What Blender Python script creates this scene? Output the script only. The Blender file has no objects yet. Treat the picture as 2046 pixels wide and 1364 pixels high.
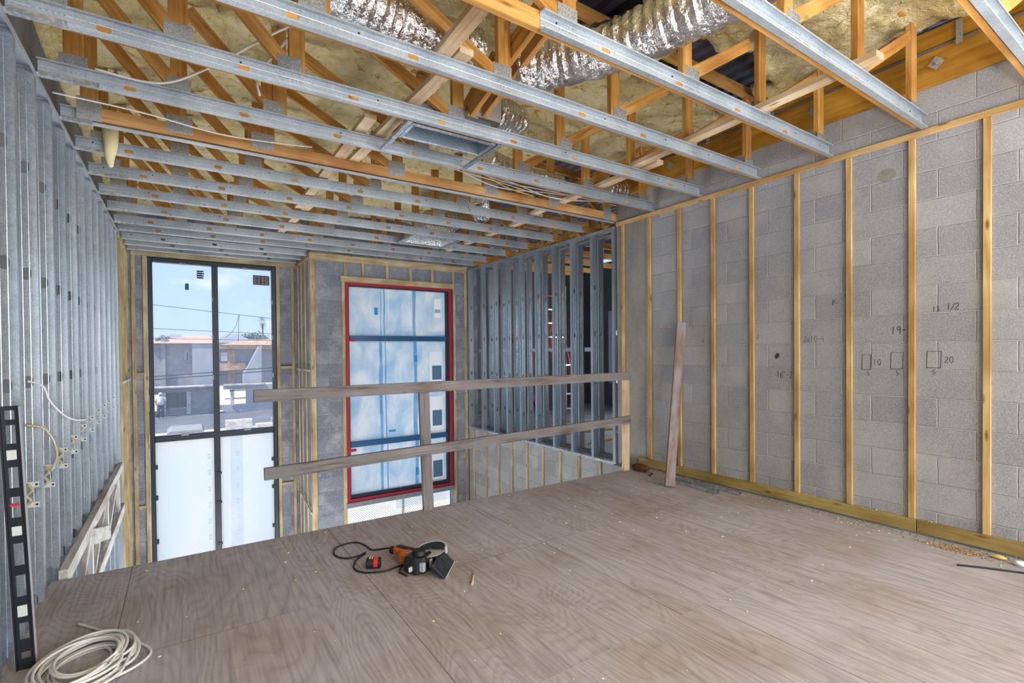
import bpy, bmesh, math, random
from mathutils import Vector, Matrix, noise
random.seed(7)
S = bpy.context.scene
COL = S.collection
PI = math.pi

# ------------------------------------------------------------------ camera
def make_camera():
    yaw, pitch, roll, f, cy = .5874, -.0112, -.0093, 988.57, 712.88
    W, H = 2046, 1364
    fwd = Vector((math.sin(yaw)*math.cos(pitch), math.cos(yaw)*math.cos(pitch), math.sin(pitch)))
    r0 = Vector((math.cos(yaw), -math.sin(yaw), 0)); u0 = r0.cross(fwd)
    r = r0*math.cos(roll)+u0*math.sin(roll); u = r.cross(fwd)
    cd = bpy.data.cameras.new('camera'); co = bpy.data.objects.new('camera', cd); COL.objects.link(co)
    M = Matrix((( r.x, u.x, -fwd.x, 0), (r.y, u.y, -fwd.y, 0), (r.z, u.z, -fwd.z, 1.358), (0, 0, 0, 1)))
    co.matrix_world = M
    cd.sensor_fit = 'HORIZONTAL'; cd.sensor_width = 36; cd.lens = 36*f/W
    cd.shift_y = (cy-H/2)/W
    cd.clip_start = .05; cd.clip_end = 500
    S.camera = co
make_camera()

# ------------------------------------------------------------------ sky, sun, area lamps with added fills, exposure
S.view_settings.view_transform = 'Standard'
S.view_settings.look = 'None'
S.view_settings.gamma = 1
S.view_settings.use_curve_mapping = False
S.view_settings.exposure = 0.36

SKY_STRENGTH = 1.15
SUN_ENERGY = 5.0
FILL_BACK = 290
FILL_FLOOR = 680
FILL_LEFT = 110
FILL_RIGHT = 110
FILL_VOID = 190
DAY_NEXT = 90
def make_world():
    w = bpy.data.worlds.new('sky'); S.world = w; w.use_nodes = True
    nt = w.node_tree; nt.nodes.clear(); N = nt.nodes.new; L = nt.links.new
    tc = N('ShaderNodeTexCoord')
    sep = N('ShaderNodeSeparateXYZ'); L(tc.outputs['Generated'], sep.inputs[0])
    ramp = N('ShaderNodeValToRGB'); L(sep.outputs['Z'], ramp.inputs[0])
    e = ramp.color_ramp.elements
    e[0].position = 0.0; e[0].color = (.50, .64, .86, 1)
    e[1].position = .45; e[1].color = (.24, .46, .90, 1)
    mp = N('ShaderNodeMapping'); mp.inputs['Scale'].default_value = (3, 3, 9); L(tc.outputs['Generated'], mp.inputs[0])
    no = N('ShaderNodeTexNoise'); no.inputs['Scale'].default_value = 1.9; no.inputs['Detail'].default_value = 6
    no.inputs['Roughness'].default_value = .55; L(mp.outputs[0], no.inputs['Vector'])
    cr = N('ShaderNodeValToRGB'); cr.color_ramp.elements[0].position = .52; cr.color_ramp.elements[1].position = .74
    L(no.outputs[0], cr.inputs[0])
    mx = N('ShaderNodeMix'); mx.data_type = 'RGBA'; L(cr.outputs[0], mx.inputs['Factor'])
    L(ramp.outputs[0], mx.inputs['A']); mx.inputs['B'].default_value = (.88, .90, .93, 1)
    bg = N('ShaderNodeBackground'); bg.inputs['Strength'].default_value = SKY_STRENGTH
    L(mx.outputs['Result'], bg.inputs['Color'])
    out = N('ShaderNodeOutputWorld'); L(bg.outputs[0], out.inputs[0])
make_world()
def sun(energy, rot, angle):
    d = bpy.data.lights.new('sun', 'SUN'); d.energy = energy; d.angle = angle; d.color = (1, .96, .9)
    o = bpy.data.objects.new('sun', d); o.rotation_euler = rot; o.location = (0, -5, 12); COL.objects.link(o)
sun(SUN_ENERGY, (math.radians(12), math.radians(-32), 0), math.radians(2))
def daylight(name, loc, rot, sx, sy, power, color=(1, 1, 1)):  # rectangular area lamp, used for the added fills and the next room
    d = bpy.data.lights.new(name, 'AREA'); d.shape = 'RECTANGLE'; d.size = sx; d.size_y = sy; d.energy = power; d.color = color
    o = bpy.data.objects.new(name, d); o.location = loc; o.rotation_euler = rot; COL.objects.link(o)
# added fill lamp behind the camera, in place of presumed open-side light
daylight('fill_behind', (1.9, -3.6, 1.35), (math.radians(90), 0, 0), 5.2, 2.6, FILL_BACK, (.97, .985, 1))
# added low lamp behind the camera, aimed up to brighten the ceiling
daylight('fill_low_up', (1.9, -2.0, .06), (math.radians(205), 0, 0), 4.6, 2.4, FILL_FLOOR, (1, .99, .97))
# added fill lamp for floor and right wall; no bay is built there
daylight('fill_left', (-1.2, -1.2, 1.4), (0, math.radians(-90), 0), 2.4, 3.2, FILL_LEFT, (.97, .985, 1))
# added side lamp in an invented bay, brightening the left stud flanges
daylight('fill_right', (4.55, -2.0, 1.4), (0, math.radians(90), math.radians(-28)), 2.4, 2.6, FILL_RIGHT, (.97, .985, 1))
# added fill lamp down in the stair void, aimed up at the ceiling
daylight('fill_void_up', (.9, 6.2, -2.85), (math.radians(180), 0, 0), 2.4, 3.8, FILL_VOID, (.92, .96, 1))
# daylight in the next room
daylight('daylight_next_room', (8.6, 5.6, 1.6), (0, math.radians(90), 0), 2.0, 2.4, DAY_NEXT, (.95, .98, 1))

# ------------------------------------------------------------------ materials
def lin(c):
    if isinstance(c, str):
        c = [int(c[i:i+2], 16)/255 for i in (0, 2, 4)]
    else:
        c = [v/255 for v in c]
    return tuple((v/12.92 if v <= .04045 else ((v+.055)/1.055)**2.4) for v in c)+(1,)
class NT:
    def __init__(s, name):
        s.m = bpy.data.materials.new(name); s.m.use_nodes = True
        s.t = s.m.node_tree; s.t.nodes.clear()
        s.out = s.n('ShaderNodeOutputMaterial')
    def n(s, k, **kw):
        o = s.t.nodes.new(k)
        for a, v in kw.items(): setattr(o, a, v)
        return o
    def l(s, a, b): s.t.links.new(a, b)
    def coords(s, scale=(1, 1, 1), rnd=False, kind='Object', rot=(0, 0, 0)):
        tc = s.n('ShaderNodeTexCoord'); mp = s.n('ShaderNodeMapping'); mp.inputs['Scale'].default_value = scale
        mp.inputs['Rotation'].default_value = rot
        src = tc.outputs[kind]
        if rnd:
            oi = s.n('ShaderNodeObjectInfo'); mu = s.n('ShaderNodeVectorMath', operation='MULTIPLY_ADD')
            cb = s.n('ShaderNodeCombineXYZ')
            for i in range(3): s.l(oi.outputs['Random'], cb.inputs[i])
            s.l(cb.outputs[0], mu.inputs[0]); mu.inputs[1].default_value = (37, 19, 53); s.l(src, mu.inputs[2]); src = mu.outputs[0]
        s.l(src, mp.inputs['Vector']); return mp.outputs[0]
    def noise(s, vec, scale, detail=4, rough=.55, dist=0):
        o = s.n('ShaderNodeTexNoise'); o.inputs['Scale'].default_value = scale; o.inputs['Detail'].default_value = detail
        o.inputs['Roughness'].default_value = rough; o.inputs['Distortion'].default_value = dist
        s.l(vec, o.inputs['Vector']); return o.outputs[0]
    def ramp(s, fac, stops):
        o = s.n('ShaderNodeValToRGB'); e = o.color_ramp.elements
        while len(e) < len(stops): e.new(.5)
        for k, (p, c) in enumerate(stops):
            e[k].position = p; e[k].color = c if isinstance(c, tuple) and len(c) == 4 else lin(c)
        s.l(fac, o.inputs[0]); return o.outputs[0]
    def bw(s, fac, a, b):
        o = s.n('ShaderNodeMapRange'); o.inputs['From Min'].default_value = a; o.inputs['From Max'].default_value = b
        s.l(fac, o.inputs['Value']); return o.outputs[0]
    def mix(s, fac, a, b, mode='MIX'):
        o = s.n('ShaderNodeMix', data_type='RGBA', blend_type=mode)
        for v, k in ((fac, 'Factor'), (a, 'A'), (b, 'B')):
            if isinstance(v, (int, float)): o.inputs[k].default_value = v
            elif isinstance(v, tuple): o.inputs[k].default_value = v
            elif isinstance(v, str): o.inputs[k].default_value = lin(v)
            else: s.l(v, o.inputs[k])
        return o.outputs['Result']
    def math(s, op, a, b=None):
        o = s.n('ShaderNodeMath', operation=op)
        for v, k in ((a, 0), (b, 1)):
            if v is None: continue
            if isinstance(v, (int, float)): o.inputs[k].default_value = v
            else: s.l(v, o.inputs[k])
        return o.outputs[0]
    def bump(s, h, dist, strength=1):
        o = s.n('ShaderNodeBump'); o.inputs['Distance'].default_value = dist; o.inputs['Strength'].default_value = strength
        s.l(h, o.inputs['Height']); return o.outputs[0]
    def bsdf(s, color, rough=.7, metal=0, normal=None, spec=.4, alpha=None, trans=0):
        b = s.n('ShaderNodeBsdfPrincipled')
        for v, k in ((color, 'Base Color'), (rough, 'Roughness'), (metal, 'Metallic'), (spec, 'Specular IOR Level')):
            if isinstance(v, (int, float)): b.inputs[k].default_value = v
            elif isinstance(v, tuple): b.inputs[k].default_value = v
            elif isinstance(v, str): b.inputs[k].default_value = lin(v)
            else: s.l(v, b.inputs[k])
        if normal is not None: s.l(normal, b.inputs['Normal'])
        s.b = b; s.l(b.outputs[0], s.out.inputs[0]); return s.m
def plain(name, c, rough=.6, metal=0, spec=.4):
    t = NT(name); return t.bsdf(lin(c), rough, metal, None, spec)
def wood(name, dark, mid, light, rough=.75, knots=True, gray=None, grain=1.0):
    t = NT(name)
    v = t.coords((1.6, 26*grain, 26*grain), True)
    g = t.noise(v, 1.0, 6, .62, .9)
    col = t.ramp(g, [(.26, dark), (.47, mid), (.72, light)])
    v2 = t.coords((1, 1, 1), True)
    big = t.noise(v2, 2.4, 3)
    col = t.mix(t.bw(big, .3, .75), col, t.mix(1.0, col, lin((196, 176, 160)), 'MULTIPLY'))
    if gray is not None:
        gg = t.noise(t.coords((2, 9, 9), True), 1.3, 4, .6)
        col = t.mix(t.bw(gg, .42, .62), col, gray)
    if knots:
        vo = t.n('ShaderNodeTexVoronoi'); vo.inputs['Scale'].default_value = 1.0
        t.l(t.coords((2.6, 9, 9), True), vo.inputs['Vector'])
        k = t.bw(vo.outputs['Distance'], .13, .04)
        col = t.mix(t.math('MULTIPLY', k, .8), col, '5a2f12')
    return t.bsdf(col, rough, 0, t.bump(g, .0015, .6), .25)
def galv(name, base, dark, light, metal=.75, rough=.42, scale=55):
    t = NT(name)
    vo = t.n('ShaderNodeTexVoronoi'); vo.inputs['Scale'].default_value = scale
    t.l(t.coords((1, 1, 1), True), vo.inputs['Vector'])
    sp = t.ramp(vo.outputs['Color'], [(.15, dark), (.5, base), (.85, light)])
    n = t.noise(t.coords((1, 1, .35), True), 3.2, 4)
    col = t.mix(t.bw(n, .35, .75), sp, t.mix(1.0, sp, lin((205, 210, 214)), 'MULTIPLY'))
    r = t.n('ShaderNodeMapRange'); r.inputs['To Min'].default_value = rough-.1; r.inputs['To Max'].default_value = rough+.14
    t.l(t.noise(t.coords((1, 1, 1), True), 30, 3), r.inputs['Value'])
    return t.bsdf(col, r.outputs[0], metal, t.bump(n, .0008, .3), .5)
def block(name, ua, oy, oz, base=('8d8e93', '9b9ca0', 'abaaad'), mortar='b9b7b5'):
    """concrete masonry: ua = axis of the block length (0 = x, 1 = y); 0.4064 x 0.2032 m units in running bond"""
    t = NT(name)
    tc = t.n('ShaderNodeTexCoord'); sp = t.n('ShaderNodeSeparateXYZ'); t.l(tc.outputs['Object'], sp.inputs[0])
    cb = t.n('ShaderNodeCombineXYZ')
    wob = t.noise(t.coords((1, 1, 1)), 9, 3)
    w2 = t.math('MULTIPLY', t.math('SUBTRACT', wob, .5), .012)
    t.l(t.math('ADD', t.math('ADD', sp.outputs[ua], oy), w2), cb.inputs[0])
    t.l(t.math('ADD', t.math('ADD', sp.outputs[2], oz), w2), cb.inputs[1])
    br = t.n('ShaderNodeTexBrick'); br.inputs['Scale'].default_value = 1; br.inputs['Brick Width'].default_value = .4064
    br.inputs['Row Height'].default_value = .2032; br.inputs['Mortar Size'].default_value = .006
    br.inputs['Mortar Smooth'].default_value = .6; br.offset = .5
    br.inputs['Color1'].default_value = (0, 0, 0, 1); br.inputs['Color2'].default_value = (1, 1, 1, 1); br.inputs['Mortar'].default_value = (.5, .5, .5, 1)
    br.inputs['Bias'].default_value = 0
    t.l(cb.outputs[0], br.inputs['Vector'])
    fine = t.noise(t.coords((1, 1, 1)), 150, 2, .7)
    mid = t.noise(t.coords((1, 1, 1)), 3.2, 5, .6)
    blk = t.ramp(br.outputs['Color'], [(0, base[0]), (.5, base[1]), (1, base[2])])
    blk = t.mix(.42, blk, t.ramp(fine, [(.3, '5d5e63'), (.52, base[1]), (.68, 'c8c8cb')]))
    blk = t.mix(t.bw(mid, .5, .8), blk, 'b0aca8')
    sm = t.bw(t.noise(t.coords((1, 1, 1)), 5.5, 4, .65), .45, .62)
    mfac = t.math('MULTIPLY', br.outputs['Fac'], t.math('ADD', t.math('MULTIPLY', sm, .35), .65))
    col = t.mix(mfac, blk, mortar)
    stain = t.bw(t.noise(t.coords((1, 1, .6)), 1.1, 4, .6), .55, .72)
    col = t.mix(t.math('MULTIPLY', stain, .35), col, '6d7078')
    h = t.math('SUBTRACT', t.math('MULTIPLY', fine, .25), t.math('MULTIPLY', br.outputs['Fac'], .8))
    return t.bsdf(col, .93, 0, t.bump(h, .010, .9), .15)

M = {}
M['truss'] = wood('truss_lumber', '9c6a2a', 'c6934a', 'dcb170')
M['trusslight'] = wood('fresh_truss_lumber', 'b98445', 'd0a065', 'e0b985')
M['pale'] = wood('pale_brace_lumber', 'c8a880', 'dfc7a4', 'ecdcc2', knots=True)
M['furring'] = wood('furring_lumber', 'ad8246', 'c9a76c', 'd9be8e', grain=.8)
M['furring2'] = wood('aged_furring_lumber', '948360', 'b7a67f', 'cfc0a0', grain=.8)
M['treated'] = wood('treated_lumber', '8a7740', 'a9965a', 'bdab74', grain=.8)
M['ledger'] = wood('ledger_lumber', '8d5d12', 'b38428', 'c89c48', grain=.6)
M['gray'] = wood('weathered_lumber', '474241', '7d7775', 'a19b98', gray=lin('797574'), grain=1.3)
M['graybrown'] = wood('stained_weathered_lumber', '6a5140', '8d7462', 'a39388', gray=lin('8f8a8c'))
M['white'] = wood('whitewashed_lumber', 'a19d97', 'c4c1ba', 'dbd9d4', gray=lin('d3d2ce'))
M['galv'] = galv('galvanized_steel', 'b9c0c5', 'adb5bb', 'c6ccd0', .55, .5, 170)
M['galvstud'] = galv('galvanized_wall_stud', 'bcc4ca', 'b0b9bf', 'c8cfd3', .75, .32, 170)
M['galvdark'] = galv('galvanized_stud_steel', 'b0bcc6', 'a4b1bc', 'bec8d0', .75, .30, 170)
M['plate'] = galv('truss_plate_steel', 'b4b5b4', '9b9d9e', 'cbcccb', .6, .45, 200)
M['alu'] = galv('bright_steel', 'd2d4d6', 'b9bcc0', 'eceded', .8, .3)
M['block_right'] = block('concrete_block_right', 1, -1.655+.2032*0, .0224+.6096)
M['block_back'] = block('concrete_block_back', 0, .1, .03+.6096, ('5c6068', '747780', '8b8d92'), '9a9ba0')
M['block_side'] = block('concrete_block_side', 1, .1, .03+.6096, ('838280', '949390', 'a4a29d'), 'aaa7a0')
def concrete(name, a, b, c, sc=2.5):
    t = NT(name)
    n = t.noise(t.coords((1, 1, .45)), sc, 6, .65); f = t.noise(t.coords((1, 1, 1)), 60, 3)
    col = t.mix(.25, t.ramp(n, [(.3, a), (.5, b), (.7, c)]), t.ramp(f, [(.35, a), (.65, c)]))
    return t.bsdf(col, .9, 0, t.bump(f, .002, .5), .2)
M['concrete'] = concrete('cast_concrete', '6f6b64', '8d8983', 'a19d97')
M['concdark'] = concrete('grey_panel', '66676b', '7a7b7f', '8c8d90')
M['slab'] = concrete('slab_concrete', '7d7c7b', '929190', 'a5a4a2')
M['dirt'] = concrete('site_ground', 'cbc1ae', 'ddd3c2', 'ece4d6', .5)
M['street'] = concrete('street_asphalt', '55565a', '66676b', '77787c', .6)
M['farblock'] = block('far_block', 0, 0, 0, ('8e8c8c', '9a9898', 'a8a5a3'), '8f8d8c')
M['stucco'] = concrete('far_stucco', '97979c', 'a5a5aa', 'b2b2b6', 1)
M['sheath'] = wood('roof_sheathing', 'b59578', 'c9aa8c', 'd8bfa6', knots=False)
M['black'] = plain('black_metal', '1d2026', .45)
M['navy'] = plain('dark_window_frame', '20252f', .4)
M['bluefilm'] = plain('blue_wrapped_frame', '1d4a70', .35)
M['red'] = plain('red_flashing', '8c1428', .5)
M['bluetape'] = plain('blue_tape', '16538a', .6)
M['tealtape'] = plain('light_blue_tape', '3186b8', .6)
M['slate'] = plain('slate_label', '4b6a84', .7)
M['brownlab'] = plain('dark_label', '4a4746', .7)
M['paper'] = plain('white_paper', 'e4e8ec', .8)
M['ink'] = plain('black_ink', '26282b', .8)
M['pencil'] = plain('marker_line', '3d3d40', .9)
M['cable'] = plain('white_cable', 'd6d3cf', .5)
M['ycable'] = plain('yellow_cable', 'cdb23c', .5)
M['oldcable'] = plain('cream_cable', 'b9ac84', .5)
M['rubber'] = plain('black_rubber', '1a1a1c', .55)
M['orange'] = plain('orange_plastic', 'c8661c', .45)
M['redpl'] = plain('red_plastic', 'c42a2a', .4)
M['chrome'] = plain('worn_guard_metal', 'c2c2c4', .4, .25)
M['vial'] = plain('vial_plastic', 'cfd0c8', .3)
M['rust'] = concrete('rusty_brown', '4a2c1e', '5f3a28', '74503c', 9)
M['pink'] = plain('pink_paint', 'ef8d84', .8)
M['card'] = plain('grey_card', '9b948c', .9)
M['dark'] = plain('dark_opening', '26282c', .9)
M['redwood'] = plain('red_ladder_fibreglass', '8d2b22', .5)
M['sawdust'] = concrete('sawdust', '8c6a44', 'a58760', 'bba383', 14)
M['foamyellow'] = plain('yellow_foam', 'd8c470', .9)
M['foamchip'] = plain('foam_chip', 'e2d5a8', .9)
M['leafg'] = plain('tree_green', '4f6650', .9)
M['bark'] = plain('palm_bark', '6d655c', .9)
M['terra'] = plain('terracotta_roof', 'c9a08c', .9)
M['greyroof'] = plain('grey_roof', '8d9096', .9)
M['shirt'] = plain('white_shirt', 'd9dbde', .8)
M['trousers'] = plain('dark_trousers', '3a3e48', .8)
M['skin'] = plain('skin', '8a5c44', .7)
M['glassdark'] = plain('dark_glass', '3b4a4c', .2)
M['wire'] = plain('wire_black', '2b2d31', .7)
def m_foam():
    t = NT('spray_foam')
    v = t.coords((1, 1, 1))
    a = t.noise(v, 2.2, 5, .6, .4); b = t.noise(v, 13, 5, .62, .8); c = t.noise(v, 90, 3, .6)
    col = t.ramp(a, [(.28, 'ceb676'), (.5, 'e6d39a'), (.72, 'f2e6c0')])
    col = t.mix(t.bw(b, .52, .75), col, 'efe5c8')
    col = t.mix(t.bw(b, .42, .28), col, '97803f')
    h = t.math('ADD', b, t.math('MULTIPLY', c, .3))
    return t.bsdf(col, .9, 0, t.bump(h, .06, 1), .2)
M['foam'] = m_foam()
def m_deck():
    t = NT('steel_roof_deck')
    n = t.noise(t.coords((1, 1, 1)), 3, 3)
    return t.bsdf(t.ramp(n, [(.3, '4d4c55'), (.7, '6b6973')]), .5, .3)
M['deck'] = m_deck()
def m_foil():
    t = NT('crinkled_foil')
    b = t.noise(t.coords((1, 1, 1)), 45, 3, .7, .6)
    return t.bsdf(lin('dededf'), .13, 1.0, t.bump(b, .012, .7), .5)
M['foil'] = m_foil()
def m_floor():
    t = NT('weathered_plywood')
    tc = t.n('ShaderNodeTexCoord'); sp = t.n('ShaderNodeSeparateXYZ'); t.l(tc.outputs['Object'], sp.inputs[0])
    # plywood sheets: joints along x every 1.18 m, joints along y every 1.2 m, staggered in the nearest rows
    near = t.math('LESS_THAN', sp.outputs[1], 1.62)
    xo = t.math('ADD', t.math('ADD', sp.outputs[0], .285), t.math('MULTIPLY', near, -.19))
    yo = t.math('ADD', sp.outputs[1], -1.62+1.18*5)
    sx = t.math('FLOOR', t.math('DIVIDE', xo, 1.2))
    sy = t.math('FLOOR', t.math('DIVIDE', yo, 1.18))
    cb = t.n('ShaderNodeCombineXYZ')
    t.l(t.math('ADD', sp.outputs[0], t.math('MULTIPLY', sy, 3.7)), cb.inputs[0])
    t.l(t.math('ADD', sp.outputs[1], t.math('MULTIPLY', sx, 5.3)), cb.inputs[1])
    t.l(t.math('ADD', sx, t.math('MULTIPLY', sy, 2.3)), cb.inputs[2])
    mp = t.n('ShaderNodeMapping'); mp.inputs['Scale'].default_value = (1, .30, 1); t.l(cb.outputs[0], mp.inputs[0])
    field = t.noise(mp.outputs[0], 2.0, 2, .45, .35)
    rings = t.math('FRACT', t.math('MULTIPLY', field, 38))
    rings = t.math('ABSOLUTE', t.math('SUBTRACT', rings, .5))
    mp2 = t.n('ShaderNodeMapping'); mp2.inputs['Scale'].default_value = (60, 2.2, 1); t.l(cb.outputs[0], mp2.inputs[0])
    fib = t.noise(mp2.outputs[0], 1.0, 4, .6)
    big = t.noise(t.coords((1, 1, 1)), 1.1, 5, .6); fine = t.noise(t.coords((1, 1, 1)), 120, 2)
    col = t.ramp(rings, [(.0, '979196'), (.13, 'aaa4aa'), (.34, 'b4aeb4'), (.5, 'b8b2b8')])
    col = t.mix(.55, col, t.ramp(fib, [(.3, '868187'), (.52, 'afa9af'), (.75, 'c2bcc2')]))
    col = t.mix(t.bw(big, .42, .7), col, t.mix(1.0, col, lin((232, 220, 204)), 'MULTIPLY'))
    dirt = t.bw(t.noise(t.coords((1, 1, 1)), 2.7, 7, .75), .53, .70)
    col = t.mix(t.math('MULTIPLY', dirt, .6), col, '93867e')
    # seams between sheets
    def seam(v, step, wdt):
        d = t.math('ABSOLUTE', t.math('SUBTRACT', t.math('FRACT', t.math('DIVIDE', v, step)), .5))
        return t.math('GREATER_THAN', d, .5-wdt/step)
    sa, sb = seam(xo, 1.2, .0022), seam(yo, 1.18, .0026)
    sm = t.math('MAXIMUM', sa, sb)
    worn = t.bw(t.noise(t.coords((1, 1, 1)), 1.7, 2), .4, .6)
    col = t.mix(t.math('MULTIPLY', sb, t.math('ADD', t.math('MULTIPLY', worn, .5), .2)), col, t.mix(near, '6d5f58', 'd6c8b8'))
    col = t.mix(t.math('MULTIPLY', sa, .75), col, '4a3f39')
    h = t.math('SUBTRACT', t.math('ADD', t.math('MULTIPLY', rings, .6), t.math('MULTIPLY', fib, .5)), t.math('MULTIPLY', sm, 1.5))
    return t.bsdf(col, .82, 0, t.bump(h, .002, .6), .25)
M['floor'] = m_floor()
def m_film(name, tint, clear, haze_scale, tint2, refl=.08):
    t = NT(name)
    n = t.noise(t.coords((1, 1, .6)), haze_scale, 4, .6, .6)
    col = t.mix(t.bw(n, .35, .65), tint, tint2)
    tr = t.n('ShaderNodeBsdfTranslucent'); t.l(col, tr.inputs['Color'])
    df = t.n('ShaderNodeBsdfDiffuse'); t.l(col, df.inputs['Color'])
    tp = t.n('ShaderNodeBsdfTransparent')
    gl = t.n('ShaderNodeBsdfGlossy'); gl.inputs['Roughness'].default_value = .15
    m1 = t.n('ShaderNodeMixShader'); m1.inputs[0].default_value = .12; t.l(tr.outputs[0], m1.inputs[1]); t.l(df.outputs[0], m1.inputs[2])
    m2 = t.n('ShaderNodeMixShader'); m2.inputs[0].default_value = clear; t.l(m1.outputs[0], m2.inputs[1]); t.l(tp.outputs[0], m2.inputs[2])
    m3 = t.n('ShaderNodeMixShader'); m3.inputs[0].default_value = refl; t.l(m2.outputs[0], m3.inputs[1]); t.l(gl.outputs[0], m3.inputs[2])
    t.l(m3.outputs[0], t.out.inputs[0]); return t.m
M['filmwhite'] = m_film('white_film', 'fbf8f5', .01, 1.2, 'f4f7f4', .0)
M['filmblue'] = m_film('blue_film', 'd2e6f1', .10, 3.4, 'fffefa', .0)
M['filmfold'] = m_film('blue_film_fold', '8cc4e4', .35, 6, 'b4d8ee', .0)
M['filmstrip'] = m_film('film_strip', 'f2f6fa', .55, 2, 'e6eef4', .0)
M['glass'] = m_film('hazy_glass', 'b9c4d6', .90, 1.4, 'd5dbe6', .0)  # clear pane with a slight pale haze mixed into it

# ------------------------------------------------------------------ mesh helpers
def box_bm(bm, x0, x1, y0, y1, z0, z1):
    v = [bm.verts.new(p) for p in ((x0, y0, z0), (x1, y0, z0), (x1, y1, z0), (x0, y1, z0), (x0, y0, z1), (x1, y0, z1), (x1, y1, z1), (x0, y1, z1))]
    for q in ((0, 3, 2, 1), (4, 5, 6, 7), (0, 1, 5, 4), (1, 2, 6, 5), (2, 3, 7, 6), (3, 0, 4, 7)):
        bm.faces.new([v[i] for i in q])
    return v
def tube_bm(bm, pts, r, n=8, close=False):
    pts = [Vector(p) for p in pts]; rings = []; up = None
    for i, p in enumerate(pts):
        a = pts[(i-1) % len(pts)] if (close or i > 0) else p
        b = pts[(i+1) % len(pts)] if (close or i < len(pts)-1) else p
        d = (b-a).normalized()
        if up is None:
            up = Vector((0, 0, 1)) if abs(d.z) < .9 else Vector((1, 0, 0))
        s = d.cross(up).normalized(); up = s.cross(d).normalized()
        rr = r(i/(max(1, len(pts)-1))) if callable(r) else r
        rings.append([bm.verts.new(p+s*math.cos(2*PI*k/n)*rr+up*math.sin(2*PI*k/n)*rr) for k in range(n)])
    m = len(rings)
    for i in range(m if close else m-1):
        A, B = rings[i], rings[(i+1) % m]
        for k in range(n):
            f = bm.faces.new((A[k], A[(k+1) % n], B[(k+1) % n], B[k])); f.smooth = True
    if not close:
        bm.faces.new(rings[0][::-1]); bm.faces.new(rings[-1])
def smooth_path(pts, sub=6, close=False):
    P = [Vector(p) for p in pts]; n = len(P); out = []
    for i in range(n if close else n-1):
        g = lambda k: P[k % n] if close else P[max(0, min(n-1, k))]
        a, b, c, d = g(i-1), g(i), g(i+1), g(i+2)
        for s in range(sub):
            t = s/sub
            out.append(.5*((2*b)+(c-a)*t+(2*a-5*b+4*c-d)*t*t+(3*b-a-3*c+d)*t**3))
    if not close: out.append(P[-1])
    return out
def prism_bm(bm, poly, axis, a, b):
    def pt(u, v, w):
        return {0: (w, u, v), 1: (u, w, v), 2: (u, v, w)}[axis]
    A = [bm.verts.new(pt(u, v, a)) for u, v in poly]; B = [bm.verts.new(pt(u, v, b)) for u, v in poly]
    n = len(poly)
    bm.faces.new(A); bm.faces.new(B[::-1])
    for i in range(n): bm.faces.new((A[i], B[i], B[(i+1) % n], A[(i+1) % n]))
def link(name, bm, mat, parent=None, bevel=0, loc=None, smooth=False):
    bmesh.ops.recalc_face_normals(bm, faces=bm.faces)
    me = bpy.data.meshes.new(name); bm.to_mesh(me); bm.free()
    o = bpy.data.objects.new(name, me); COL.objects.link(o)
    me.materials.append(M[mat] if isinstance(mat, str) else mat)
    if parent: o.parent = parent
    if loc: o.location = loc
    if smooth:
        for p in me.polygons: p.use_smooth = True
    if bevel:
        b = o.modifiers.new('edge', 'BEVEL'); b.width = bevel; b.segments = 1; b.limit_method = 'ANGLE'
    return o
def box(name, x0, x1, y0, y1, z0, z1, mat, parent=None, bevel=0):
    bm = bmesh.new(); box_bm(bm, x0, x1, y0, y1, z0, z1); return link(name, bm, mat, parent, bevel)
def tube(name, pts, r, mat, parent=None, n=8, close=False):
    bm = bmesh.new(); tube_bm(bm, pts, r, n, close); return link(name, bm, mat, parent)
def lumber(name, p0, p1, w, t, mat, parent=None, up=(0, 0, 1), bevel=.002, ext=0):
    """a board from p0 to p1 (centre line), w wide along up, t thick; grain runs along its own x axis"""
    p0, p1 = Vector(p0), Vector(p1); d = p1-p0; L = d.length; x = d.normalized()
    u = Vector(up); y = u.cross(x)
    if y.length < 1e-4: y = Vector((0, 1, 0)).cross(x)
    y.normalize(); z = x.cross(y)
    bm = bmesh.new(); box_bm(bm, -ext, L+ext, -t/2, t/2, -w/2, w/2)
    o = link(name, bm, mat, parent, bevel)
    o.matrix_local = Matrix(((x.x, y.x, z.x, p0.x), (x.y, y.y, z.y, p0.y), (x.z, y.z, z.z, p0.z), (0, 0, 0, 1)))
    return o
def tag(o, label=None, cat=None, group=None, kind=None):
    if label: o['label'] = label
    if cat: o['category'] = cat
    if group: o['group'] = group
    if kind: o['kind'] = kind
    return o
def thing(name, loc, label, cat, group=None, rot=(0, 0, 0)):
    o = bpy.data.objects.new(name, None); COL.objects.link(o); o.location = loc; o.rotation_euler = rot
    o.empty_display_size = .1
    return tag(o, label, cat, group)
def struct(o): o['kind'] = 'structure'; return o
def copy_tree(o, parent=None):
    c = o.copy(); COL.objects.link(c); c.parent = parent
    for ch in list(o.children): copy_tree(ch, c)
    return c
ORD = ['first', 'second', 'third', 'fourth', 'fifth', 'sixth', 'seventh', 'eighth', 'ninth', 'tenth', 'eleventh', 'twelfth', 'thirteenth', 'fourteenth', 'fifteenth', 'sixteenth', 'seventeenth', 'eighteenth']
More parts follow.
